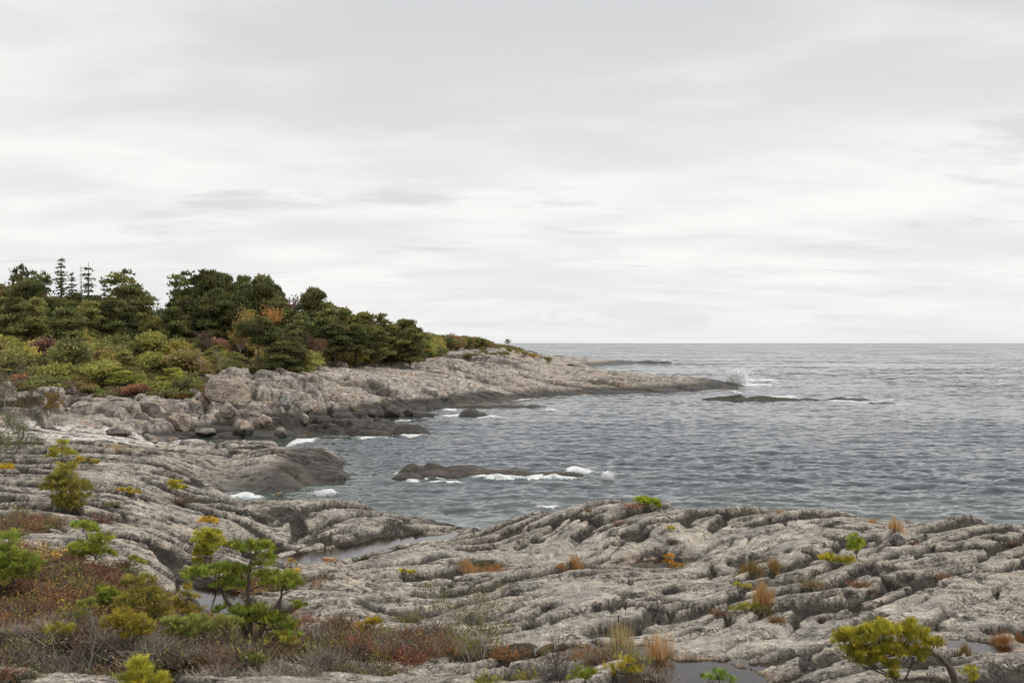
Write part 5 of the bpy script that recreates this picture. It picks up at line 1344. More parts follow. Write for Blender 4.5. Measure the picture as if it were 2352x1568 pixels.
W_ = (0.42, 0.37, 0.31); P_ = (0.48, 0.38, 0.30); D_ = (0.10, 0.085, 0.07); Gy = (0.36, 0.345, 0.32)
BG = 'boulders along the foot of the headland cliffs'
for a in [
    ('flat orange boulder lying in the brown channel pool', 757, 1290, 46, 13, (0.60, 0.36, 0.20), 1, 0.6, (30, 60), 0.0, 0, None),
    ('smooth rounded olive stone by the surf at the dark rock', 641, 1142, 24, 12, (0.30, 0.26, 0.18), 2, 0.8, (50, 75), 0.0, 0, None),
    ('large domed grey boulder with a flat crown at the cliff top', 528, 920, 112, 62, (0.45, 0.37, 0.30), 3, 0.7, (100, 150), 0.0, 0, None),
    ('pale block perched where the headland rock meets the shrubs', 918, 842, 24, 18, (0.50, 0.47, 0.43), 4, 0.8, (120, 240), 0.0, 0, None),
    ('round grey boulder half hidden in shrubs behind the left cliff', 355, 900, 24, 14, Gy, 5, 0.8, (110, 150), 0.0, 0, None),
    ('big pale boulder at the water with a black wet foot', 560, 1000, 56, 44, P_, 6, 0.8, (100, 125), 0.0, 0.9, BG),
    ('blocky brown boulder above the big pale one', 520, 955, 46, 34, W_, 7, 0.8, (100, 128), 0.3, 0, BG),
    ('low split boulder left of the big pale one', 470, 1003, 52, 26, W_, 8, 0.8, (100, 125), 0.1, 0.6, BG),
    ('rounded pinkish block under the orange stained face', 410, 985, 54, 40, P_, 9, 0.8, (98, 125), 0.2, 0, BG),
    ('tilted slab boulder at the foot of the central cliff', 690, 950, 60, 26, W_, 10, 0.6, (105, 135), 0.3, 0, BG),
    ('grey wedge boulder leaning on the central cliff', 655, 935, 40, 34, Gy, 11, 0.7, (105, 135), 0.6, 0, BG),
    ('small round boulder in the dark gully', 700, 968, 24, 20, W_, 12, 0.9, (105, 130), 0.0, 0.3, BG),
    ('small dark boulder at the end of the gully', 728, 972, 22, 16, D_, 13, 0.9, (105, 130), 0.0, 0.3, BG),
    ('pointed pale boulder just above the black tide rocks', 610, 975, 34, 26, P_, 14, 0.8, (102, 130), 0.4, 0.2, BG),
    ('knobbly light boulder right at the tide line', 645, 1000, 36, 24, W_, 15, 0.8, (100, 125), 0.0, 0.5, BG),
    ('dark hulking rounded boulder where the cliff meets the bay', 900, 955, 50, 30, (0.12, 0.10, 0.085), 16, 0.8, (115, 150), 0.2, 0.5, BG),
    ('smaller dark rounded boulder right of the hulking one', 940, 955, 28, 16, (0.12, 0.10, 0.085), 17, 0.8, (115, 150), 0.0, 0.5, BG),
    ('grey boulder heap top left of the dark hulking one', 855, 955, 30, 18, (0.14, 0.12, 0.10), 18, 0.8, (115, 145), 0.0, 0.5, BG),
    ('flat brown rock by the cove, right of the pale slab', 395, 1015, 44, 12, (0.28, 0.23, 0.18), 19, 0.7, (92, 115), 0.0, 0, BG),
    ('pale cobble at the end of the pale slab', 355, 1018, 18, 10, P_, 20, 0.9, (85, 112), 0.0, 0, BG),
    ('dark grey cobble beside the flat brown rock', 418, 1022, 18, 10, (0.2, 0.19, 0.18), 21, 0.9, (85, 112), 0.0, 0, BG),
    ('purple brown rounded rock below the left cliff', 270, 998, 70, 16, (0.26, 0.21, 0.19), 22, 0.5, (85, 112), 0.0, 0, BG),
    ('small flat stone resting in the left pool', 468, 1382, 34, 7, (0.30, 0.28, 0.26), 24, 0.5, (25, 40), 0.1, 0, None),
    ('tiny dark stone breaking the surface of the left pool', 504, 1384, 16, 6, (0.16, 0.14, 0.12), 25, 0.6, (25, 40), 0.0, 0, None),
    ('dark block sheltering under the crest at the right', 2065, 1252, 48, 26, (0.2, 0.19, 0.175), 26, 0.6, (35, 56), 0.1, 0, None),
    ('far dark rock at the water before the second point', 1310, 842, 26, 7, (0.07, 0.06, 0.05), 27, 0.6, (300, 520), 0.0, 0.8, None),
]:
    lab, u, v, wp, hp, col, sd_, dp, cut, rz_, wz, gr = a
    boulder('boulder', lab, u, v, wp, hp, col, sd_, dp, cut, rz_, wz, gr)

# ------------------------------------------------------------------ trees of the headland (built at about 1 : 1, shared between copies)
def far_pine(seed, h, w, low=0.3, pads=24, leaf=0.36, k=72, flat=0.32, conic=0.5, nstem=1):
    rng = np.random.default_rng(seed)
    G = Geo(); K = Geo()
    lean = rng.normal(size=2) * 0.05 * h
    def ax(t): return np.array([lean[0] * t * t, lean[1] * t * t, h * t])
    G.tube([ax(t) + (rng.normal(size=3) * [0.04, 0.04, 0] * (t > 0)) for t in np.linspace(0, 0.97, 8)], 0.022 * h * (1 - 0.85 * np.linspace(0, 1, 8)), 6)
    for i in range(pads):
        t = low + (1 - low) * ((i + rng.random()) / pads) ** 0.9
        prof = math.sin(min(1.0, (1 - t) / (1 - low) * (1.15 + conic) + 0.12) * math.pi * 0.5) ** 0.8
        az = i * 2.4 + rng.random() * 1.2
        rr = w * 0.5 * prof * (0.35 + 0.85 * rng.random())
        c = ax(t) + np.array([math.cos(az) * rr * 0.8, math.sin(az) * rr * 0.8, rr * 0.22])
        G.tube(bez(ax(t * 0.94), (ax(t * 0.94) + c) / 2 + [0, 0, -0.05 * rr], c, 4), [0.010 * h * (1.2 - t), 0.007 * h * (1.2 - t), 0.005 * h * (1.2 - t), 0.02], 4)
        pr = max(0.4, 0.225 * w * (0.45 + 0.75 * prof) * (0.7 + 0.6 * rng.random()))
        n = int(k * pr * pr * 0.8) + 12
        d = unit(rng.normal(size=(n, 3))); d[:, 2] = np.where(d[:, 2] < -0.2, -d[:, 2], d[:, 2])
        lump = 1 + 0.3 * np.sin(d[:, 0] * 6 + i) * np.cos(d[:, 1] * 5 + i * 2)
        Q = c + d * (rng.random(n) ** 0.4 * lump)[:, None] * np.array([pr, pr, pr * flat])
        cc = np.broadcast_to(np.ones(3) * (0.5 + 1.0 * rng.random()), (n, 3)) * (0.75 + 0.5 * rng.random((n, 1))) * np.array([1 + 0.25 * rng.random(), 1, 0.9])
        V, F, C = leaf_clumps(Q, np.full(n, 0.30), 3, leaf, rng, cc, up=0.9); K.add(V, F, C)
    return [('trunk', G.mesh('trunk', M_BARK)), ('crown', K.mesh('crown', M_LEAF, False))], h


def far_spruce(seed, h, w, bare=0.1, dens=1.0, leaf=0.32):
    rng = np.random.default_rng(seed)
    G = Geo(); K = Geo()
    G.tube([(0, 0, 0), (0.03 * h * rng.normal() * .3, 0, h * 0.5), (0, 0, h)], [0.014 * h, 0.009 * h, 0.02], 5)
    z = h * bare + 0.3
    while z < h * 0.985:
        t = z / h
        L = w * 0.5 * (1 - t) ** 0.8 * (0.75 + 0.4 * rng.random()) + 0.12
        nb = 5 if dens >= 1 else 4
        a0 = rng.random() * 6.28
        for j in range(nb):
            a = a0 + j * 6.283 / nb + rng.normal() * 0.2; l = L * (0.35 + 0.95 * rng.random())
            p0 = np.array([0, 0, z]); p2 = p0 + np.array([math.cos(a) * l, math.sin(a) * l, -0.2 * l + 0.16 * rng.normal()])
            P = bez(p0, (p0 + p2) / 2 + [0, 0, 0.06 * l], p2, 4)
            G.tube(P, [0.035, 0.028, 0.02, 0.012], 3)
            n = int((6 + 12 * l) * dens)
            if n < 2: continue
            s_ = rng.random(n) ** 0.8
            Q = P[0] * (1 - s_[:, None]) + P[-1] * s_[:, None]
            cc = np.ones((n, 3)) * (0.75 + 0.5 * rng.random((n, 1)))
            V, F, C = leaf_clumps(Q, np.full(n, 0.22), 3, leaf, rng, cc, up=-0.2, flat=0.5); K.add(V, F, C)
        z += h * (0.018 + 0.045 * rng.random()) + 0.06
    if not K.V: return [('trunk', G.mesh('trunk', M_GREYB))], h
    return [('trunk', G.mesh('trunk', M_BARK)), ('crown', K.mesh('crown', M_LEAF, False))], h


def far_broadleaf(seed, h, w, n_leaf=1.0, mat=None):
    """birch and other leaf trees: visible pale limbs in a loose crown"""
    rng = np.random.default_rng(seed)
    G = Geo(); K = Geo(); tips = []
    def grow(p, d, L, r, dep):
        n = 4; q = [p]; dd = d
        for i in range(n):
            dd = unit(dd + rng.normal(size=3) * 0.13 + np.array([0, 0, 0.04])); q.append(q[-1] + dd * L / n)
        q = np.array(q); G.tube(q, np.linspace(r, r * 0.5, n + 1), 4 if dep else 6); tips.extend(q[2:])
        if dep >= 3: return
        for _ in range([7, 4, 3][dep]):
            i = rng.integers(2, n + 1)
            grow(q[i], unit(dd * 0.8 + rng.normal(size=3) * [0.8, 0.8, 0.4] * w / h * 1.6 + [0, 0, 0.25]), L * (0.45 + 0.15 * rng.random()), r * 0.5, dep + 1)
    grow(np.zeros(3), np.array([0, 0, 1.0]), h * 0.62, 0.014 * h, 0)
    sc = h / max(t[2] for t in tips)
    for i in range(len(G.V)): G.V[i] = G.V[i] * [1, 1, sc]
    T_ = np.array(tips) * [1, 1, sc]
    T_ = T_[T_[:, 2] > h * 0.22]
    k = max(1, int(round(6 * n_leaf)))
    if n_leaf < 0.5: T_ = T_[::3]
    cc = np.ones((len(T_), 3)) * (0.7 + 0.6 * rng.random((len(T_), 1)))
    V, F, C = leaf_clumps(T_, np.full(len(T_), 0.07 * h), k, 0.26 if n_leaf >= 0.5 else 0.18, rng, cc, up=0.1); K.add(V, F, C)
    return [('trunk', G.mesh('trunk', mat or M_PALE)), ('crown', K.mesh('crown', M_LEAF, False))], h


def far_bush(seed, r, h, leaf=0.24, k=150, spiky=0.7):
    """bushy young pine branched from the ground"""
    rng = np.random.default_rng(seed)
    G = Geo(); K = Geo()
    for i in range(9):
        a = i * 2.4; e = 0.25 + 0.75 * rng.random()
        c = np.array([math.cos(a) * r * 0.6 * e, math.sin(a) * r * 0.6 * e, h * (0.82 - 0.45 * e + 0.2 * rng.random())])
        if i == 0: c = np.array([0, 0, h * 0.78])
        G.tube(bez((0, 0, 0), c * [0.2, 0.2, 0.5], c, 4), [0.05, 0.04, 0.03, 0.015], 4)
        pr = r * (0.42 + 0.2 * rng.random()); ph = h * (0.20 + 0.08 * rng.random())
        n = int(k * pr * pr * 0.55) + 20
        d = unit(rng.normal(size=(n, 3))); d[:, 2] = np.abs(d[:, 2]) * np.where(rng.random(n) < 0.75, 1, -1)
        Q = c + d * (rng.random(n) ** 0.35 * (1 + 0.25 * np.sin(d[:, 0] * 7 + i)))[:, None] * np.array([pr, pr, ph])
        cc = np.ones((n, 3)) * (0.72 + 0.55 * rng.random()) * (0.8 + 0.4 * rng.random((n, 1)))
        cc = cc * np.array([1 + 0.2 * rng.random(), 1, 1])
        V, F, C = leaf_clumps(Q, np.full(n, 0.22), 3, leaf, rng, cc, up=spiky); K.add(V, F, C)
    return [('stem', G.mesh('stem', M_BARK)), ('crown', K.mesh('crown', M_LEAF, False))], h


KINDS = {
    'pine': [far_pine(s, 10, 5.2, 0.25, 28, conic=0.5 + 0.2 * (s % 3)) for s in (1, 2, 3, 4, 5)],
    'pinewide': [far_pine(s, 10, 6.6, 0.10, 40, flat=0.30, conic=0.6) for s in (11, 12, 13, 14)],
    'umbrella': [far_pine(21, 10, 7.0, 0.55, 22, flat=0.5, conic=-0.2)],
    'thinpine': [far_pine(s, 10, 3.6, 0.45, 12, k=46, conic=0.3) for s in (31, 32)],
    'spruce': [far_spruce(s, 12, 4.8) for s in (41, 42, 43)],
    'thinspruce': [far_spruce(s, 12, 3.8, 0.15, 0.42, 0.24) for s in (51, 52)],
    'deadspruce': [far_spruce(61, 12, 2.4, 0.2, 0.0)],
    'birch': [far_broadleaf(s, 8, 5, 0.22) for s in (71, 72)],
    'leafy': [far_broadleaf(s, 8, 6, 1.0) for s in (81, 82, 83)],
    'bush': [far_bush(s, 1.7, 2.6) for s in (91, 92, 93, 94)],
    'lowbush': [far_bush(s, 1.8, 1.5) for s in (95, 96)],
}
COLK = {
    'dark': (0.050, 0.066, 0.025), 'deep': (0.066, 0.085, 0.031), 'mid': (0.10, 0.118, 0.04), 'fresh': (0.135, 0.165, 0.042), 'lime': (0.17, 0.178, 0.045), 'olive': (0.125, 0.125, 0.045),
    'rust': (0.14, 0.085, 0.045), 'orange': (0.27, 0.155, 0.045), 'gold': (0.20, 0.165, 0.045), 'pale': (0.30, 0.24, 0.16), 'brown': (0.13, 0.095, 0.06), 'redbrown': (0.13, 0.08, 0.055), 'grey': (0.13, 0.115, 0.09)}
NAMEK = {'pine': 'pine_tree', 'pinewide': 'pine_tree', 'umbrella': 'pine_tree', 'thinpine': 'pine_tree', 'spruce': 'spruce_tree', 'thinspruce': 'spruce_tree', 'deadspruce': 'dead_spruce', 'birch': 'birch_tree', 'leafy': 'autumn_tree', 'bush': 'pine_bush', 'lowbush': 'low_bush'}
first = {}


def plant(kind, x_, y_, z_, h, colr, rng, wid=1.0):
    i = int(rng.integers(len(KINDS[kind]))); parts, h0 = KINDS[kind][i]
    s_ = h / h0
    root = link(NAMEK[kind], None, loc=(x_, y_, z_ - 0.15), rz=rng.random() * 6.283, sc=(s_ * wid, s_ * wid, s_))
    for nm, me in parts:
        o = link(nm, me, root)
        if nm == 'crown':
            j = 0.82 + 0.36 * rng.random()
            j *= 1.75 if kind in ('birch', 'leafy') else 2.45
            colr = (colr[0] * 1.04, colr[1] * 0.94, colr[2] * 1.05)
            o.color = (colr[0] * j, colr[1] * j, colr[2] * j, 1)
    return root


rng = np.random.default_rng(23)
TREES = [  # kind, u, v of the top, distance, colour, width factor, label
    ('thinpine', 43, 614, 205, 'deep', 0.8, 'thin topped pine at the far left of the skyline'),
    ('thinpine', 72, 628, 205, 'deep', 0.8, 'short thin pine on the skyline right of the leftmost one'),
    ('thinpine', 103, 629, 210, 'deep', 0.5, 'tiny bare topped pine between skyline pine and tall spruce'),
    ('thinspruce', 140, 592, 208, 'dark', 1.5, 'tallest spruce with open tiers on the left skyline'),
    ('thinspruce', 165, 625, 206, 'dark', 1.3, 'short spruce tucked right beside the tallest spruce'),
    ('deadspruce', 186, 604, 210, 'dark', 0.9, 'dead bare spruce pole left of the twin topped spruce'),
    ('thinspruce', 203, 600, 208, 'dark', 1.35, 'open spruce right of the dead pole on the skyline'),
    ('thinspruce', 239, 633, 205, 'deep', 0.9, 'slender leaning spruce between open spruce and tufted pine'),
    ('thinpine', 280, 627, 205, 'mid', 1.3, 'tufted light green pine in the middle of the left skyline'),
    ('pine', 300, 660, 203, 'deep', 1.2, 'broad pine just below the tufted light green pine'),
    ('birch', 345, 645, 205, 'pale', 1.0, 'pale nearly bare birch glowing on the skyline'),
    ('birch', 372, 662, 206, 'pale', 0.9, 'second pale bare birch, lower and right of the first'),
    ('thinspruce', 400, 680, 204, 'deep', 0.8, 'small dark spruce in the skyline gap right of the birches'),
    ('thinpine', 428, 631, 196, 'deep', 1.2, 'ragged dark pine at the left end of the tall pine block'),
    ('pinewide', 476, 628, 195, 'dark', 0.7, 'dense dark pine, highest crown of the tall pine block'),
    ('pinewide', 514, 634, 195, 'dark', 0.65, 'dense dark pine second from left in the tall block'),
    ('pinewide', 560, 642, 195, 'deep', 0.65, 'dark pine in the middle of the tall block'),
    ('pinewide', 600, 642, 192, 'deep', 0.7, 'spreading pine near the right end of the tall block'),
    ('pinewide', 628, 662, 192, 'dark', 0.65, 'stepped dark pine closing the tall block at its right'),
    ('pine', 440, 690, 185, 'dark', 1.3, 'black green pine beneath the ragged pine of the block'),
    ('pine', 500, 690, 184, 'dark', 1.3, 'black green pine under the highest crown of the block'),
    ('leafy', 655, 682, 190, 'brown', 0.8, 'brown thinning tree right after the tall pine block'),
    ('leafy', 690, 690, 188, 'redbrown', 0.8, 'reddish bare branched tree left of the lone big pine'),
    ('pinewide', 716, 668, 183, 'deep', 0.65, 'big lone pine standing above the descending treeline'),
    ('pine', 742, 700, 182, 'deep', 1.2, 'dark pine leaning against the big lone pine'),
    ('pine', 790, 712, 186, 'mid', 1.2, 'rounded grey green pine on the descending treeline'),
    ('leafy', 815, 716, 188, 'grey', 0.8, 'grey thinning tree top behind the descending pines'),
    ('pine', 835, 722, 187, 'mid', 1.2, 'rounded pine right of the grey thinning top'),
    ('leafy', 852, 728, 188, 'brown', 0.8, 'brownish tree top low on the descending treeline'),
    ('thinpine', 872, 722, 190, 'mid', 1.4, 'tufted airy pine on the descending treeline'),
    ('pinewide', 925, 738, 192, 'deep', 0.9, 'wide dark pine dome at the end of the tall forest'),
    ('pine', 900, 748, 190, 'mid', 1.3, 'green pine joined to the left of the dark dome'),
    ('pine', 960, 756, 200, 'mid', 1.5, 'low pine sloping down right of the dark dome'),
    ('leafy', 545, 702, 165, 'gold', 0.8, 'yellow green birch with pale forked stem below the tall block'),
    ('leafy', 600, 698, 172, 'orange', 0.8, 'bright orange tree crown beneath the tall block'),
    ('leafy', 572, 728, 172, 'redbrown', 0.6, 'red brown crown left above the umbrella pine'),
    ('umbrella', 592, 736, 140, 'deep', 0.95, 'umbrella crowned pine with bare pale trunks on the rock edge'),
    ('umbrella', 618, 752, 142, 'deep', 0.8, 'second umbrella pine close behind the first one'),
    ('pinewide', 655, 778, 139, 'deep', 1.25, 'broad dark pine reaching to the ground at the rock edge'),
    ('pinewide', 690, 800, 142, 'mid', 1.1, 'lower green pine joined right of the broad dark pine'),
    ('leafy', 270, 690, 190, 'redbrown', 0.9, 'red brown leafless looking crown in the left forest'),
    ('leafy', 300, 712, 184, 'rust', 0.9, 'rust coloured crown under the broad skyline pine'),
    ('leafy', 110, 670, 196, 'rust', 0.9, 'rusty crown between dark pines on the far left'),
    ('leafy', 8, 660, 196, 'rust', 1.0, 'rusty orange crown at the left edge of the forest'),
    ('leafy', 22, 640, 200, 'olive', 0.9, 'yellow brown treetop at the left edge skyline'),
    ('leafy', 250, 700, 188, 'brown', 0.9, 'brown green crown left of the red brown one'),
    ('pinewide', 60, 650, 190, 'dark', 0.8, 'huge dark pine with layered boughs at the left'),
    ('pinewide', 110, 690, 178, 'dark', 0.85, 'layered dark pine in front of the huge left one'),
    ('spruce', 255, 680, 180, 'dark', 1.1, 'dark conical spruce in the middle of the left forest'),
    ('pine', 150, 710, 165, 'deep', 1.3, 'mid green pine with domed crown before the dark left pines'),
    ('pinewide', 350, 730, 168, 'mid', 0.8, 'soft green domed pine below the pale birches'),
    ('leafy', 690, 720, 178, 'brown', 0.9, 'brown crown with white stem under the lone big pine'),
    ('pine', 770, 745, 172, 'dark', 1.3, 'dark green pine below the descending treeline, left'),
    ('pine', 820, 750, 175, 'dark', 1.3, 'dark green pine below the descending treeline, middle'),
    ('pine', 870, 760, 178, 'deep', 1.3, 'dark green pine below the descending treeline, right'),
    ('thinpine', 1166, 778, 330, 'deep', 1.6, 'tiny crooked pine alone at the end of the ridge'),
    ('birch', 462, 800, 132, 'grey', 0.6, 'pale leafless sapling among bushes above the left cliff'),
    ('birch', 508, 790, 131, 'brown', 0.6, 'white stemmed sapling just left of the domed boulder'),
    ('bush', 540, 872, 122.5, 'dark', 0.7, 'dark juniper bush growing on the face of the domed boulder'),
    ('leafy', 255, 835, 128, 'orange', 0.45, 'small orange leafed tree above the left cliff'),
    ('pine', 272, 842, 126, 'fresh', 1.3, 'small bright pine with a bent stem above the left cliff'),
    ('bush', 790, 800, 175, 'lime', 1.2, 'brightest yellow green bush before the dark pines'),
    ('bush', 820, 806, 176, 'lime', 1.0, 'yellow green bush right of the brightest one'),
    ('leafy', 930, 790, 200, 'gold', 0.9, 'golden bush tree under the wide dark dome'),
    ('leafy', 1000, 785, 235, 'gold', 0.9, 'ochre bush tree near the open rock'),
]
for (kd, u, vt, d, ck_, wf, lab) in TREES:
    x_ = (u - U0) / FPX * d
    z_ = ground(x_, d)
    top = CAMH - (vt - V0) / FPX * d
    h = max(0.8, top - z_)
    wf2 = wf
    h0 = KINDS[kd][0][1]
    if kd in ('thinpine', 'thinspruce', 'birch', 'deadspruce', 'pine', 'pinewide', 'leafy', 'spruce', 'umbrella') and h / h0 < 0.6: wf2 = wf * 1.25
    tag(plant(kd, x_, d, z_, h, COLK[ck_], rng, wf2), lab, 'bush' if kd in ('bush', 'lowbush') else 'tree', 'trees that stand out on the headland')

SKY_U = [-250, 0, 50, 90, 130, 200, 260, 300, 350, 385, 410, 440, 470, 600, 640, 665, 690, 715, 745, 800, 860, 900, 930, 965, 1010, 1060, 1100, 1130, 1165, 1200]
SKY_V = [646, 654, 658, 662, 668, 676, 674, 674, 700, 705, 660, 645, 640, 655, 675, 702, 710, 690, 710, 722, 738, 752, 748, 766, 770, 772, 776, 782, 794, 803]


def ordinal(n):
    ones = ['', 'first', 'second', 'third', 'fourth', 'fifth', 'sixth', 'seventh', 'eighth', 'ninth', 'tenth', 'eleventh', 'twelfth', 'thirteenth', 'fourteenth', 'fifteenth', 'sixteenth', 'seventeenth', 'eighteenth', 'nineteenth']
    tens = ['', '', 'twent', 'thirt', 'fort', 'fift', 'sixt', 'sevent', 'eight', 'ninet']
    if n < 20: return ones[n]
    if n < 100: return tens[n // 10] + ('ieth' if n % 10 == 0 else 'y-' + ones[n % 10])
    return 'hundredth' if n == 100 else 'hundred-and-' + ordinal(n - 100)


fill = []


def scatter(zone, n, ur, dr, kinds, hr, skym, mind, cat, maxv=None):
    cnt = 0; tries = 0
    while cnt < n and tries < n * 30:
        tries += 1
        u = ur[0] + (ur[1] - ur[0]) * rng.random()
        lo, hi = dr(u)
        if hi <= lo: continue
        d = lo + (hi - lo) * rng.random()
        x_ = (u - U0) / FPX * d
        if any(abs(x_ - f[2]) < mind * 2 and (x_ - f[2]) ** 2 + (d - f[3]) ** 2 < mind * mind for f in fill): continue
        names = list(kinds); ws = np.array([kinds[k] for k in names], float); kk = names[rng.choice(len(names), p=ws / ws.sum())]
        kd, ck_ = kk.split(':')
        z_ = ground(x_, d)
        if z_ < 1.5: continue
        h = hr[0] + (hr[1] - hr[0]) * rng.random() ** 1.3
        vt = V0 + (CAMH - z_ - h) / d * FPX
        lim = np.interp(u, SKY_U, SKY_V) + skym * rng.random()
        if vt < lim: h = CAMH - (lim - V0) / FPX * d - z_
        if kd == 'leafy': h *= 0.68
        if h < hr[0] * 0.5: continue
        fill.append((zone, kd, x_, d, z_, h, ck_, u, cat)); cnt += 1


scatter('upper forest', 190, (-170, 950), lambda u: (np.interp(u, [-200, 400, 500, 700, 950], [168, 172, 168, 160, 188]), np.interp(u, [-200, 600, 950], [240, 235, 225])),
        {'pine:dark': 3, 'pine:deep': 5, 'pinewide:deep': 1.2, 'spruce:dark': 3, 'leafy:brown': 3.6, 'leafy:rust': 2.2, 'pine:mid': 2.5, 'leafy:olive': 1.6}, (7, 14), 42, 2.6, 'tree')
scatter('lower slope', 130, (-200, 540), lambda u: (np.interp(u, [-200, 200, 330, 450, 540], [125, 126, 127, 132, 142]), 182),
        {'bush:fresh': 5, 'bush:mid': 5, 'bush:lime': 1.6, 'bush:olive': 2.2, 'pine:mid': 1.6, 'pine:fresh': 1.0, 'leafy:olive': 0.8, 'bush:brown': 0.6}, (2.0, 4.2), 8, 2.3, 'bush')
scatter('strip behind the rock', 105, (620, 1010), lambda u: (np.interp(u, [620, 700, 800, 900, 1010], [144, 160, 178, 192, 214]), np.interp(u, [620, 700, 800, 900, 1010], [170, 190, 212, 235, 290])),
        {'bush:mid': 4, 'bush:lime': 2.4, 'bush:olive': 2.5, 'bush:fresh': 2, 'pine:deep': 1.2, 'bush:brown': 0.7}, (1.8, 4.0), 6, 2.6, 'bush')
scatter('far ridge', 110, (930, 1192), lambda u: (np.interp(u, [930, 1000, 1100, 1190], [212, 232, 262, 300]), np.interp(u, [960, 1100, 1190], [320, 350, 352])),
        {'bush:mid': 4, 'bush:olive': 2.5, 'bush:deep': 2.5, 'pine:mid': 0.8, 'bush:rust': 0.4, 'pine:deep': 1.2}, (4.5, 8.5), 2, 3.6, 'bush')
scatter('cliff edge', 34, (-100, 640), lambda u: (np.interp(u, [-100, 200, 330, 450, 520, 640], [119, 119.5, 120.5, 121.5, 136, 141]), np.interp(u, [-100, 200, 330, 450, 520, 640], [128, 128, 130, 132, 142, 146])),
        {'lowbush:fresh': 2, 'lowbush:olive': 2.5, 'lowbush:mid': 2, 'lowbush:rust': 0.9}, (0.7, 1.5), 6, 2.0, 'bush')
scatter('bare rock', 30, (860, 1260), lambda u: (np.interp(u, [860, 1000, 1176, 1260], [190, 205, 235, 262]), np.interp(u, [860, 1000, 1176, 1260], [206, 232, 300, 330])),
        {'lowbush:olive': 3, 'lowbush:mid': 2, 'lowbush:gold': 0.8, 'lowbush:brown': 0.8}, (0.4, 1.1), 4, 5.0, 'bush')
WORD = {'dark': 'blackish green', 'deep': 'dark green', 'mid': 'green', 'fresh': 'fresh green', 'lime': 'yellow green', 'olive': 'olive', 'rust': 'rust brown', 'orange': 'orange', 'gold': 'golden', 'brown': 'brown', 'redbrown': 'red brown', 'grey': 'grey'}
NOUN = {'pine': 'pine', 'pinewide': 'spreading pine', 'spruce': 'spruce', 'leafy': 'leaf tree', 'bush': 'pine bush', 'lowbush': 'low bush', 'thinpine': 'thin pine'}
PLACE = {'upper forest': 'of the upper forest', 'lower slope': 'on the slope above the left cliffs', 'strip behind the rock': 'in the strip behind the headland rock', 'far ridge': 'on the far ridge towards the sea', 'cliff edge': 'along the cliff top edge', 'bare rock': 'on the open headland rock'}
GRP = {'upper forest': 'trees of the upper headland forest', 'lower slope': 'bushes on the slope above the left cliffs', 'strip behind the rock': 'bushes behind the headland rock', 'far ridge': 'bushes on the far ridge', 'cliff edge': 'low bushes along the cliff top', 'bare rock': 'low bushes on the open rock'}
fill.sort(key=lambda f: f[7])
cnts = {}; tot = {}
for f in fill: tot[(f[0], f[1], f[6])] = tot.get((f[0], f[1], f[6]), 0) + 1
for (zone, kd, x_, d, z_, h, ck_, u, cat) in fill:
    key = (zone, kd, ck_); cnts[key] = cnts.get(key, 0) + 1
    art = f'{ordinal(cnts[key])} {WORD[ck_]} {NOUN[kd]} from the left {PLACE[zone]}' if tot[key] > 1 else f'only {WORD[ck_]} {NOUN[kd]} {PLACE[zone]}'
    wf = (0.72 if zone == 'upper forest' else 1.0) + 0.3 * rng.random() + (0.5 if kd == 'pine' and h < 5 else 0)
    if kd == 'lowbush': wf = 1.3
    tag(plant(kd, x_, d, z_, h, COLK[ck_], rng, wf), art, cat if kd in ('bush', 'lowbush') else 'tree', GRP[zone])


# low undergrowth between the bushes: nobody could count it
n = 4000
uq = rng.random(n) * 1400 - 200
lo = np.interp(uq, [0, 200, 330, 450, 500, 560, 620, 700, 800, 900, 1000, 1100, 1200], [120, 120, 121, 123, 138, 146, 143, 169, 192, 207, 232, 266, 305])
dq = lo + (rng.random(n) ** 1.3) * np.interp(uq, [0, 900, 1200], [62, 50, 60])
xq = (uq - U0) / FPX * dq
zq = land_height(xq, dq)
keep = (zq > 2.0)
xq, dq, zq = xq[keep], dq[keep], zq[keep]
pal = np.array([COLK['mid'], COLK['olive'], COLK['fresh'], COLK['brown'], COLK['rust'], COLK['gold'], COLK['deep']])
ci = np.clip(((fbm(xq / 9, dq / 9, 3, 1800) + 0.5) * 5 + rng.random(len(xq)) * 2).astype(int), 0, 6)
V, F, C = leaf_clumps(np.stack([xq, dq, zq + 0.18], 1), np.full(len(xq), 0.75), 22, 0.34, rng, pal[ci] * 1.9, up=0.7, flat=0.45)
G = Geo(); G.add(V, F, C)
tag(link('undergrowth', G.mesh('undergrowth', M_LEAF, False)), 'low mixed undergrowth covering the headland ground between bushes', kind='stuff')
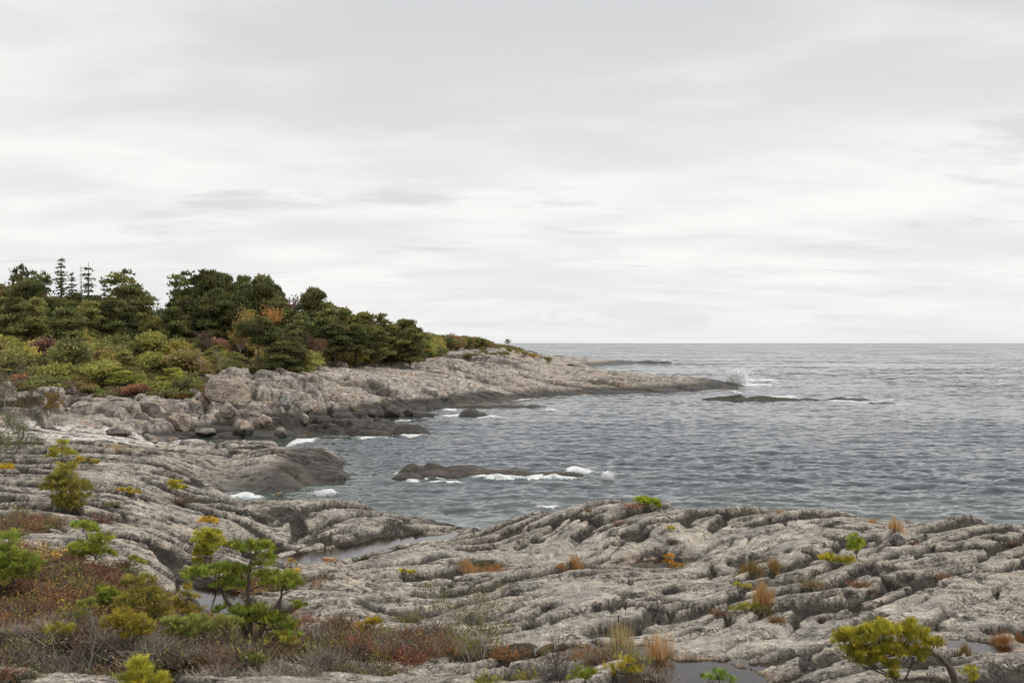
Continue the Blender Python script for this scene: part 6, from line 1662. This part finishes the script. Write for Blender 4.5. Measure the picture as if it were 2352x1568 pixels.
# rust and orange heath on the cliff shelf below the domed boulder
cx_, cy_, cz_ = hit(480, 900, 100, 140)
n = 500; xq = cx_ + rng.normal(size=n) * 1.9; yq = cy_ + 0.6 + rng.normal(size=n) * 0.8; zq = land_height(xq, yq)
V, F, C = leaf_clumps(np.stack([xq, yq, zq + 0.08], 1), np.full(n, 0.35), 10, 0.22, rng, np.array([(0.30, 0.14, 0.05), (0.20, 0.11, 0.05), (0.22, 0.20, 0.05)])[rng.integers(3, size=n)], up=0.8, flat=0.5)
G = Geo(); G.add(V, F, C)
tag(link('heath_cover', G.mesh('heath_cover', M_LEAF, False)), 'orange and rust heath on the cliff shelf below the domed boulder', kind='stuff')

# ------------------------------------------------------------------ spray of the breakers
M_SPRAY, b = new_mat('white_spray')
d_ = b.n('ShaderNodeBsdfPrincipled', inp={'Base Color': (0.95, 0.95, 0.95, 1), 'Roughness': 0.9})
t_ = b.n('ShaderNodeBsdfTranslucent', inp={'Color': (0.95, 0.95, 0.95, 1)})
mx_ = b.n('ShaderNodeMixShader', inp={0: 0.5, 1: d_.outputs[0], 2: t_.outputs[0]})
b.n('ShaderNodeOutputMaterial', inp={0: mx_.outputs[0]})


def spray(label, u, v, wpx, hpx, n, size, seed):
    rng = np.random.default_rng(seed)
    x_, y_ = seen(u, v, 0.0); s_ = y_ / FPX; W, H = wpx * s_, hpx * s_
    a = rng.random(n); r = rng.random(n) ** 0.6
    P = np.stack([W * 0.5 * rng.normal(size=n) * 0.45 * (1 + 0.6 * a), W * 0.3 * rng.normal(size=n), H * a ** 1.6 * (0.4 + 0.6 * np.exp(-((rng.random(n) - 0.4) ** 2) * 6))], 1)
    V, F, C = leaf_clumps(P, np.full(n, size * 1.5), 6, size, rng, np.ones((n, 3)))
    G = Geo(); G.add(V, F, C)
    tag(link('sea_spray', G.mesh('sea_spray', M_SPRAY, False), loc=(x_, y_, 0.0)), label, kind='stuff')


spray('tall burst of white spray at the tip of the headland', 1694, 884, 34, 36, 1100, 0.36, 1)
spray('small splash of spray right of the long rock in the bay', 1397, 1102, 18, 18, 420, 0.07, 2)
spray('foam splashing up on the seaward end of the long rock', 1335, 1088, 48, 10, 420, 0.06, 3)
spray('spray thrown up on the dark rock in the surf', 742, 1136, 44, 9, 380, 0.05, 4)
spray('breaker spray at the far skerry', 1530, 833, 22, 6, 120, 0.5, 5)
